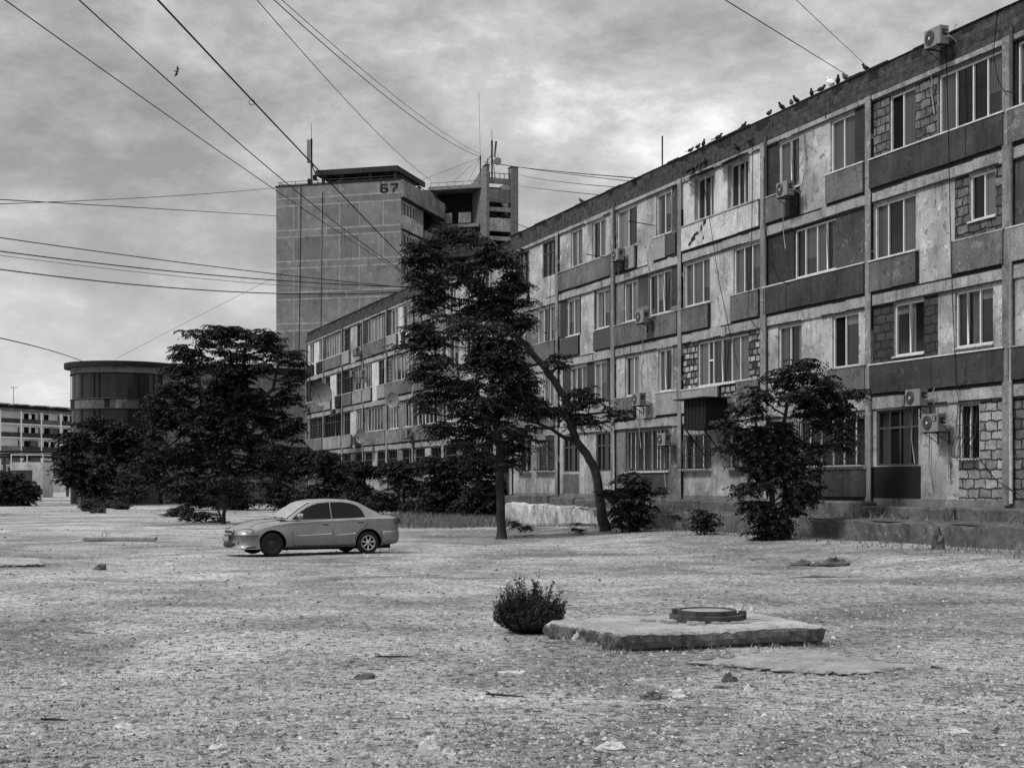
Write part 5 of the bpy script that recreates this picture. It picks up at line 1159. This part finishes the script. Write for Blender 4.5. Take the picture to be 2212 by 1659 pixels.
q=MB(); q.box(-1.12,1.1,-.2,.2,0,.13,'conc'); q.box(-1.2,-1.0,-.15,.15,.02,.11,'conc'); o=q.build('beam',bm); bev(o,.03,2)
q=MB(); q.tube([(-.6,0,.1),(-.6,0,.25),(-.52,0,.3),(-.45,0,.2),(-.46,0,.1)],.01,'iron',4); q.tube([(-.5,.05,.1),(-.42,.05,.28),(-.36,.05,.12)],.01,'iron',4); q.build('rebar_loop',bm)
for i in range(5): pass
# pale mortar lumps behind manhole
for vx,vy,w_,l in ((1588,1330,.34,'white crumbled mortar lump behind the manhole, left'),(1622,1336,.26,'white crumbled mortar lump behind the manhole, right')): 
    o=rock(vx,vy,w_,.16,l,'rockl',3,.5,'mortar lump','mortar_lump','mortar lumps behind the manhole')
# debris near right wall
rock(1730,1224,.42,.12,'charred stump piece, left of the debris pile','rockd',1,.6,'stump','stump_piece','charred stump pieces')
rock(1770,1226,.35,.08,'flat charred piece, middle of the debris pile','rockd',2,.6,'stump','stump_piece','charred stump pieces')
rock(1808,1227,.55,.16,'largest charred stump piece, right of the debris pile','rockd',3,.6,'stump','stump_piece','charred stump pieces')
rock(1756,1247,.95,.04,'long dark hollow strip in front of the stump debris','rockd',4,.25,'earth clod','earth_clod',None)
rock(1645,1241,.4,.03,'short dark clod left of the stump debris','rockd',5,.3,'earth clod','earth_clod',None)
rock(183,1367,.42,.03,'flat dark lump standing in for a dark hole at left of the foreground','rockd',6,.3,'hole stand-in','hole_stand_in',None)  # dark lump in place of a hole, its darkness painted on
rock(2027,1208,.35,.42,'upright dark post stub at the foot of the wall, far right','rockd',7,.8,'post stub','post_stub',None)
rock(1515,1158,.5,.35,'small dark box-like block by the wall left of the many-stemmed tree','rockd',8,.8,'block','dark_block',None)
for i,(vx,vy,ln,l) in enumerate(((853,1427,.42,'broken dark twig on the ground right of centre left'),(118,1560,.2,'curled twig at the lower left edge'),(1090,1510,.32,'dark stick low centre'))):
    p=gr(vx,vy); q=MB(); a=random.uniform(-.4,.4); q.tube([(-ln/2*math.cos(a),-ln/2*math.sin(a),.03),(0,0.01,.02),(ln/2*math.cos(a),ln/2*math.sin(a),.012)],[.008,.011,.004],'bark',5)
    q.tube([(-ln*.3,0,.02),(-ln*.5,.06,.05)],[.008,.004],'bark',4); o=q.build('twig',label=l,cat='twig'); o.location=(p.x,p.y,gh(p.x,p.y))
for vx,vy,l in ((1697,1172,'thin stake in front of the many-stemmed tree'),(1763,1190,'thin stake on bare ground right of the many-stemmed tree')):
    p=gr(vx,vy); q=MB(); q.tube([(0,0,-.1),(0.01,0,.42)],.012,'iron',5); o=q.build('stake',label=l,cat='stake'); o.location=(p.x,p.y,gh(p.x,p.y))
rgw=np.random.default_rng(5); Vw=[]
for i in range(60):
    u=rgw.uniform(24,60); base_p=fac(u,rgw.uniform(.65,1.7),.86)
    for k in range(14):
        a=rgw.random()*6.28; h_=rgw.uniform(.06,.26); dx,dy=rgw.normal(0,.09,2); bx,by=base_p.x+rgw.normal(0,.12),base_p.y+rgw.normal(0,.12); w_=.012
        Vw.append([(bx-w_*math.cos(a),by-w_*math.sin(a),.84),(bx+w_*math.cos(a),by+w_*math.sin(a),.84),(bx+dx+.003,by+dy,.84+h_),(bx+dx-.003,by+dy,.84+h_)])
Vw=np.array(Vw); o=leafmesh('ledge_weeds',None,Vw.reshape(-1,3),np.arange(len(Vw)*4).reshape(-1,4),'drygrass'); tag(o,'weeds growing on the terrace behind the retaining wall','weeds',None,'stuff')
slp=[]
for (xa,ya),(xb,yb) in (((.38,16.5),(1.1,15.2)),((1.1,15.15),(3.5,16.05)),((3.55,16.1),(2.8,18.2))):
    for i in range(16):
        t_=random.random(); slp.append((xa+(xb-xa)*t_,ya+(yb-ya)*t_-.05,.05,.05,9))
o=blades('slab_edge_weeds',slp,83,'weed'); tag(o,'short weeds along the edge of the manhole slab','weeds',None,'stuff')
#CARBEGIN
# ------------------------------------------------------------ the parked saloon car
M['paint']=plain('dusty_silver_paint',.36,.33,.5,.55,var=.12,sc=3)
nt=M['paint'].node_tree; b=nt.nodes['Principled BSDF']; v=objc(nt); s_=nt.nodes.new('ShaderNodeSeparateXYZ'); L(nt,v,s_.inputs[0])
dn=noise(nt,v,14,6,.7); base_=ramp(nt,noise(nt,v,3,5),[(.3,.23),(.7,.30)])
du=mth(nt,'MULTIPLY',ramp(nt,mth(nt,'ADD',s_.outputs[2],mth(nt,'MULTIPLY',dn,.3)),[(.30,1),(.75,.15)]),ramp(nt,dn,[(.3,.3),(.7,1)]))
L(nt,mixc(nt,du,base_,.12),b.inputs['Base Color']); L(nt,mth(nt,'ADD',mth(nt,'MULTIPLY',du,.4),.30),b.inputs['Roughness'])
M['tyre']=plain('tyre_rubber',.018,.85,.2,var=.3); M['steel']=plain('steel_wheel',.03,.6,.4,.3); M['alloy']=plain('alloy_wheel',.55,.35,.5,.7)
M['carglass']=plain('tinted_car_glass',.004,.05,.22); M['wind']=plain('windscreen_painted_reflection',.26,.18,.5,var=.2,sc=4); M['lamp']=plain('lamp_lens',.42,.12,.6,var=.3,sc=14); M['trim']=plain('black_trim',.012,.5,.3); M['taill']=plain('tail_lamp_lens',.03,.15,.5)  # windscreen: bright sky reflection is put into its pale base colour
M['chrome']=plain('chrome',.6,.25,.5,.8); M['plate']=plain('number_plate',.20,.5,.3,var=.15,sc=20)
def lerp_tab(tab,x,i):
    if x<=tab[0][0]: return tab[0][i]
    for a,b_ in zip(tab[:-1],tab[1:]):
        if x<=b_[0]:
            t_=(x-a[0])/(b_[0]-a[0]); t_=t_*t_*(3-2*t_)*.35+t_*.65; return a[i]+(b_[i]-a[i])*t_
    return tab[-1][i]
BT=[(0,.52,.30,.55,.585),(.04,.64,.24,.59,.635),(.12,.75,.21,.625,.69),(.28,.815,.195,.69,.765),(.55,.84,.19,.755,.83),(.9,.85,.19,.81,.88),(1.25,.855,.19,.865,.92),(2.3,.862,.19,.905,.93),(3.3,.857,.19,.94,.96),(3.75,.848,.2,.95,.985),(4.02,.83,.22,.95,.995),(4.18,.80,.26,.94,.985),(4.24,.76,.28,.89,.955),(4.27,.70,.31,.74,.80)]
def brow(x):
    w_,zb,zs,zt=[lerp_tab(BT,x,i) for i in (1,2,3,4)]
    h=[(0,zb),(w_-.14,zb),(w_-.035,zb+.05),(w_-.008,zb+.13),(w_,.47 if zs>.6 else (zb+zs)/2),(w_-.004,min(.60,zs-.07)),(w_-.018,zs-.16 if zs>.8 else zs-.06),(w_-.035,zs-.04),(w_-.085,zs),(w_*.72,zt-.03),(w_*.4,zt-.008),(0,zt)]
    return h
def yside(x,z):
    h=brow(x); 
    for a,b_ in zip(h[1:-1],h[2:]):
        if a[1]<=z<=b_[1] and b_[1]>a[1]: return a[0]+(b_[0]-a[0])*(z-a[1])/(b_[1]-a[1])
    return h[7][0]
car=empty('parked_car',(-7.06,35.97,0),R(28),'dusty silver four-door saloon parked on the open stony ground','car')
xsn=[0,.02,.04,.08,.12,.2,.28,.4,.55,.7,.9,1.1,1.25,1.5,1.8,2.1,2.4,2.7,3.0,3.3,3.5,3.75,3.9,4.02,4.1,4.18,4.21,4.24,4.26,4.27]
q=MB(); k=q.mi('paint'); q.mi('void'); rows=[]
for x in xsn:
    h=brow(x); ring_=[(x,-y,z) for y,z in h]+[(x,y,z) for y,z in reversed(h[1:-1])]
    b0_=len(q.v); q.v+=ring_; rows.append((b0_,len(ring_)))
n=rows[0][1]
for (a,_),(c_,_) in zip(rows[:-1],rows[1:]):
    for j in range(n): q.f.append((a+j,c_+j,c_+(j+1)%n,a+(j+1)%n)); q.m.append(k); q.sm.append(True)
q.f.append(tuple(rows[0][0]+j for j in range(n))); q.m.append(k); q.sm.append(True)
q.f.append(tuple(rows[-1][0]+j for j in reversed(range(n)))); q.m.append(k); q.sm.append(True)
body=q.build('body',car)
import bmesh
bm_=bmesh.new(); bm_.from_mesh(body.data); bmesh.ops.recalc_face_normals(bm_,faces=bm_.faces); bm_.to_mesh(body.data); bm_.free()
cut=MB()
for x in (.82,3.38):
    for s in (-1,1): cut.disc((x,s*1.2,.30),.355,(0,-s,0),.62,'void',40)
co_=cut.build('arch_cut'); co_.parent=car
bm_=bmesh.new(); bm_.from_mesh(co_.data); bmesh.ops.recalc_face_normals(bm_,faces=bm_.faces); bm_.to_mesh(co_.data); bm_.free()
mo=body.modifiers.new('arch','BOOLEAN'); mo.operation='DIFFERENCE'; mo.object=co_; mo.solver='EXACT'
try: mo.material_mode='TRANSFER'
except Exception: pass
dg=bpy.context.evaluated_depsgraph_get(); nm=bpy.data.meshes.new_from_object(body.evaluated_get(dg)); body.modifiers.clear(); body.data=nm
cm=co_.data; bpy.data.objects.remove(co_); bpy.data.meshes.remove(cm)
nm.polygons.foreach_set('use_smooth',[True]*len(nm.polygons)); 
try: nm.set_sharp_from_angle(angle=R(38))
except Exception: pass
GT=[(1.18,.76,.74,.895),(1.35,.775,.70,1.015),(1.6,.785,.655,1.185),(1.82,.79,.625,1.315),(1.98,.79,.61,1.375),(2.2,.79,.60,1.405),(2.6,.79,.60,1.415),(2.95,.79,.60,1.395),(3.15,.79,.605,1.355),(3.35,.785,.62,1.265),(3.6,.78,.655,1.13),(3.85,.77,.70,1.005),(3.93,.76,.72,.965)]
def grow(x):
    wb,wt,zt=[lerp_tab(GT,x,i) for i in (1,2,3)]; zl=max(.885,zt-.055)
    return [(wb,.88),(wb*.35+wt*.65,.88+(zl-.88)*.65),(wt,zl),(wt-.05,zt-.018),(wt*.6,zt-.002),(0,zt)]
q=MB(); k=q.mi('paint'); rows=[]
gx=[1.18+i*(3.93-1.18)/44 for i in range(45)]
for x in gx:
    h=grow(x); r_=[(x,-y,z) for y,z in h]+[(x,y,z) for y,z in reversed(h[:-1])]; b0_=len(q.v); q.v+=r_; rows.append((b0_,len(r_)))
n=rows[0][1]
for (a,_),(c_,_) in zip(rows[:-1],rows[1:]):
    for j in range(n-1): q.f.append((a+j,c_+j,c_+j+1,a+j+1)); q.m.append(k); q.sm.append(True)
o=q.build('cabin_roof',car)
try: o.data.set_sharp_from_angle(angle=R(40))
except Exception: pass
def gside(x,z):
    h=grow(x)
    for a,b_ in zip(h[:2],h[1:3]):
        if z<=b_[1]: return a[0]+(b_[0]-a[0])*(z-a[1])/max(1e-5,b_[1]-a[1])
    return h[2][0]
ST=[(1.37,.925),(1.5,1.03),(1.65,1.13),(1.8,1.215),(1.95,1.275),(2.1,1.31),(2.4,1.335),(2.7,1.335),(2.9,1.315),(3.05,1.28),(3.15,1.23),(3.24,1.15),(3.30,1.05),(3.32,.945)]
for s in (-1,1):
    for nm_,xa,xb in (('front_side_window',1.37,2.385),('rear_side_window',2.415,3.32)):
        q=MB(); N_=16
        for i in range(N_):
            a=xa+(xb-xa)*i/N_; c_=xa+(xb-xa)*(i+1)/N_
            za,zc_=lerp_tab(ST,a,1),lerp_tab(ST,c_,1)
            za=min(za,grow(a)[2][1]-.02); zc_=min(zc_,grow(c_)[2][1]-.02); zl=.905+.018*(a-1.37)
            for f0,f1 in ((0,.65),(.65,1)):
                P=[(a,zl+(za-zl)*f0),(c_,zl+(zc_-zl)*f0),(c_,zl+(zc_-zl)*f1),(a,zl+(za-zl)*f1)]
                q.face([(x,s*(gside(x,z)+.008),z) for x,z in P],'carglass',True)
        q.build(nm_,car)
def topglass(name,x0,x1,m,inset):
    q=MB(); N_=12
    for i in range(N_):
        a=x0+(x1-x0)*i/N_; c_=x0+(x1-x0)*(i+1)/N_
        for u0,u1 in [(-1+i_*.125,-.875+i_*.125) for i_ in range(16)]:
            P=[]
            for x,u in ((a,u0),(c_,u0),(c_,u1),(a,u1)):
                h=grow(x); y=u*(h[2][0]-inset); ya=abs(y); z=h[5][1]
                for e0,e1 in zip(h[2:5],h[3:6]):
                    if e1[0]<=ya<=e0[0]: z=e1[1]+(e0[1]-e1[1])*(ya-e1[0])/max(1e-6,e0[0]-e1[0])
                P.append((x-.01 if x<2.5 else x+.01,y,z+.018))
            q.face(P,m,True)
    return q.build(name,car)
topglass('windscreen',1.24,1.90,'wind',.06); topglass('rear_window',3.24,3.84,'carglass',.07)
# shut lines, mouldings
q=MB()
def sline(pts,r_=.009,m='trim',off=.001):
    q.tube([(x,s*(yside(x,z)+off),z) for x,z in pts],r_,m,4)
for s in (-1,1):
    sline([(1.345,.88),(1.335,.6),(1.345,.3),(1.40,.25)]); sline([(2.40,.90),(2.405,.6),(2.40,.27)]); sline([(3.37,.93),(3.36,.80),(3.27,.68),(3.10,.58),(3.02,.45),(3.0,.27)]); sline([(1.40,.255),(2.0,.25),(2.98,.25)])
    sline([(.62,.69),(.9,.745),(1.34,.79),(2.0,.815),(3.3,.85)],.004)
    sline([(3.62,.85),(3.78,.85),(3.78,.72),(3.62,.72),(3.62,.85)],.004)
    q.tube([(x,s*y,z) for x,y,z in ((.30,.64,.735),(.45,.69,.80),(.8,.735,.865),(1.2,.76,.905))],.006,'trim',4)
q.build('shut_line',car)
for s in (-1,1):
    q=MB(); 
    for a,b2 in ((1.40,2.37),(2.44,3.0)): q.tube([(a+(b2-a)*i/6,s*(yside(a+(b2-a)*i/6,.50)+.006),.50+.006*i) for i in range(7)],.013,'alloy',5)
    q.build('side_moulding',car)
    for x,z in ((2.22,.80),(3.18,.845)):
        q=MB(); y=yside(x,z); q.box(x-.09,x+.09,min(s*(y-.01),s*(y+.028)),max(s*(y-.01),s*(y+.028)),z-.02,z+.02,'paint'); q.box(x-.08,x+.08,min(s*(y-.012),s*(y+.012)),max(s*(y-.012),s*(y+.012)),z-.045,z-.022,'trim'); o=q.build('door_handle',car); bev(o,.01,2)
    q=MB(); q.tube([(1.50,s*.80,.93),(1.50,s*.88,.935)],[.03,.03],'trim',6); q.tube([(1.42,s*.94,.985),(1.45,s*.95,.985),(1.50,s*.95,.985),(1.545,s*.95,.985)],[.03,.068,.078,.074],'paint',10); q.build('wing_mirror',car)
    # headlight lens following the body corner
    q=MB(); N_=14; c_=(.155,.60)
    def bp(x,z):
        return (x,s*(yside(x,z)+.010),z)
    pts=[]
    def lens(u,v): # u -1..1 along, v -1..1 up
        ph=(u+1)/2; x=.035+.33*ph**1.2; y=.50+.33*(1-(1-ph)**1.7)*.98; z=.585+.05*ph+v*(.075*math.sqrt(max(0,1-u*u*.97)))
        return (x-.022,s*min(y,.845),z)
    for i in range(N_):
        for j in range(4):
            u0,u1=-1+2*i/N_,-1+2*(i+1)/N_; v0,v1=-1+j/2,-1+(j+1)/2
            q.face([lens(u0,v0),lens(u1,v0),lens(u1,v1),lens(u0,v1)],'lamp',True)
    q.tube([lens(-1+2*i/20,1.02) for i in range(21)]+[lens(1-2*i/20,-1.02) for i in range(21)],.007,'trim',4); q.disc(lens(.1,0),.05,(-.6,s*.6,0),.014,'chrome',14); q.build('headlight',car)
    q=MB(); q.tube([(4.13,s*.815,.86),(4.19,s*.79,.85),(4.24,s*.72,.83)],[.07,.085,.08],'taill',8); q.build('tail_light',car)
# grille, bumpers, plate
q=MB(); q.tube([(-.005,-.27,.60),(-.03,0,.60),(-.005,.27,.60)],.055,'trim',6)
for dz in (-.035,.0,.035): q.tube([(-.045,-.27,.60+dz),(-.075,0,.60+dz),(-.045,.27,.60+dz)],.008,'chrome',5)
q.tube([(-.02,-.32,.60),(-.045,-.27,.65),(-.07,0,.665),(-.045,.27,.65),(-.02,.32,.60),(-.045,.27,.55),(-.07,0,.54),(-.045,-.27,.55),(-.02,-.32,.60)],.012,'chrome',5); q.build('grille',car)
def bumper(path,prof,name):
    q=MB(); k=q.mi('paint'); P=[Vector((a,b_,0)) for a,b_ in path]; b0_=0
    for i,p in enumerate(P):
        t_=(P[min(i+1,len(P)-1)]-P[max(i-1,0)]).normalized(); o_=Vector((t_.y,-t_.x,0))
        for off,z in prof: w_=p+o_*off; q.v.append((w_.x,w_.y,z))
    m_=len(prof)
    for i in range(len(P)-1):
        for j in range(m_-1): q.f.append((i*m_+j,(i+1)*m_+j,(i+1)*m_+j+1,i*m_+j+1)); q.m.append(k); q.sm.append(True)
    o=q.build(name,car)
    return o
fr=[(.49,.862),(.30,.852),(.13,.79),(.02,.66),(-.04,.45),(-.075,.2),(-.085,0)]; fr=fr+[(a,-b_) for a,b_ in reversed(fr[:-1])]
fr=[(a,-b_) for a,b_ in fr]
bumper(fr,[(-.06,.53),(.0,.525),(.03,.49),(.035,.40),(.02,.30),(.0,.22),(-.08,.19)][::1],'front_bumper')
re_=[(3.74,-.86),(3.98,-.855),(4.15,-.80),(4.26,-.68),(4.31,-.4),(4.33,0)]; re_=re_+[(a,-b_) for a,b_ in reversed(re_[:-1])]
bumper(re_,[(-.06,.60),(.0,.595),(.035,.56),(.035,.42),(.015,.30),(-.06,.25)],'rear_bumper')
q=MB(); q.tube([(.02,-.46,.29),(-.07,-.2,.28),(-.085,0,.28),(-.07,.2,.28),(.02,.46,.29)],.055,'trim',6); q.disc((.045,-.60,.33),.045,(-1,-.7,0),.02,'taill',10); q.disc((.045,.60,.33),.045,(-1,.7,0),.02,'taill',10); q.tube([(.15,-.83,.2),(.35,-.84,.235),(.42,-.85,.2)],.03,'trim',5); q.build('lower_intake',car)
q=MB(); q.box(-.135,-.120,-.26,.26,.385,.495,'plate'); q.box(-.137,-.1195,-.275,.275,.375,.384,'trim'); o=q.build('number_plate',car)
q=MB(); q.tube([(1.16,-.5,.915),(1.3,-.1,.985)],.009,'trim',4); q.tube([(1.14,-.05,.925),(1.28,.35,.985)],.009,'trim',4); q.box(1.08,1.2,-.7,.7,.885,.905,'trim'); q.build('wiper',car)
q=MB(); q.box(.3,4.05,-.68,.68,.14,.24,'void'); q.build('underbody_shadow_box',car)  # black box hung low to deepen the contact shadow below the car
def wheel(x,s,alloy):
    def lathe(q,prof,m,seg=36):
        k=q.mi(m); b0_=len(q.v)
        for i in range(seg):
            th=6.28318*i/seg
            for r_,y in prof: q.v.append((r_*math.cos(th),y*s,r_*math.sin(th)))
        n=len(prof)
        for i in range(seg):
            for j in range(n-1): a=b0_+i*n+j; c_=b0_+((i+1)%seg)*n+j; q.f.append((a,c_,c_+1,a+1)); q.m.append(k); q.sm.append(True)
    q=MB(); lathe(q,[(.19,-.09),(.24,-.095),(.285,-.085),(.295,-.05),(.295,.05),(.285,.085),(.24,.097),(.19,.09),(.185,.06)],'tyre')
    w_=q.build('wheel',car); w_.location=(x,s*.745,.292)
    r=MB(); 
    if alloy:
        lathe(r,[(.192,.088),(.185,.095),(.172,.085),(.168,.05)],'alloy'); r.disc((0,s*.02,0),.172,(0,s,0),.006,'void',28); r.disc((0,s*.04,0),.045,(0,s,0),.045,'alloy',14)
        for i in range(7):
            a=6.28318*i/7+.2; c_,s2=math.cos(a),math.sin(a); r.tube([(.03*c_,s*.075,.03*s2),(.10*c_,s*.078,.10*s2),(.175*c_,s*.072,.175*s2)],[.026,.021,.027],'alloy',6)
    else:
        lathe(r,[(.192,.085),(.185,.092),(.165,.08),(.15,.04),(.12,.035),(.08,.06),(.04,.065),(0,.065)],'steel')
        for i in range(10): a=.628*i; r.disc((.135*math.cos(a),s*.036,.135*math.sin(a)),.016,(0,s,0),.004,'void',8)
    r.build('rim',w_); return w_
wheel(.82,-1,False); wheel(3.38,-1,True); wheel(.82,1,False); wheel(3.38,1,False)
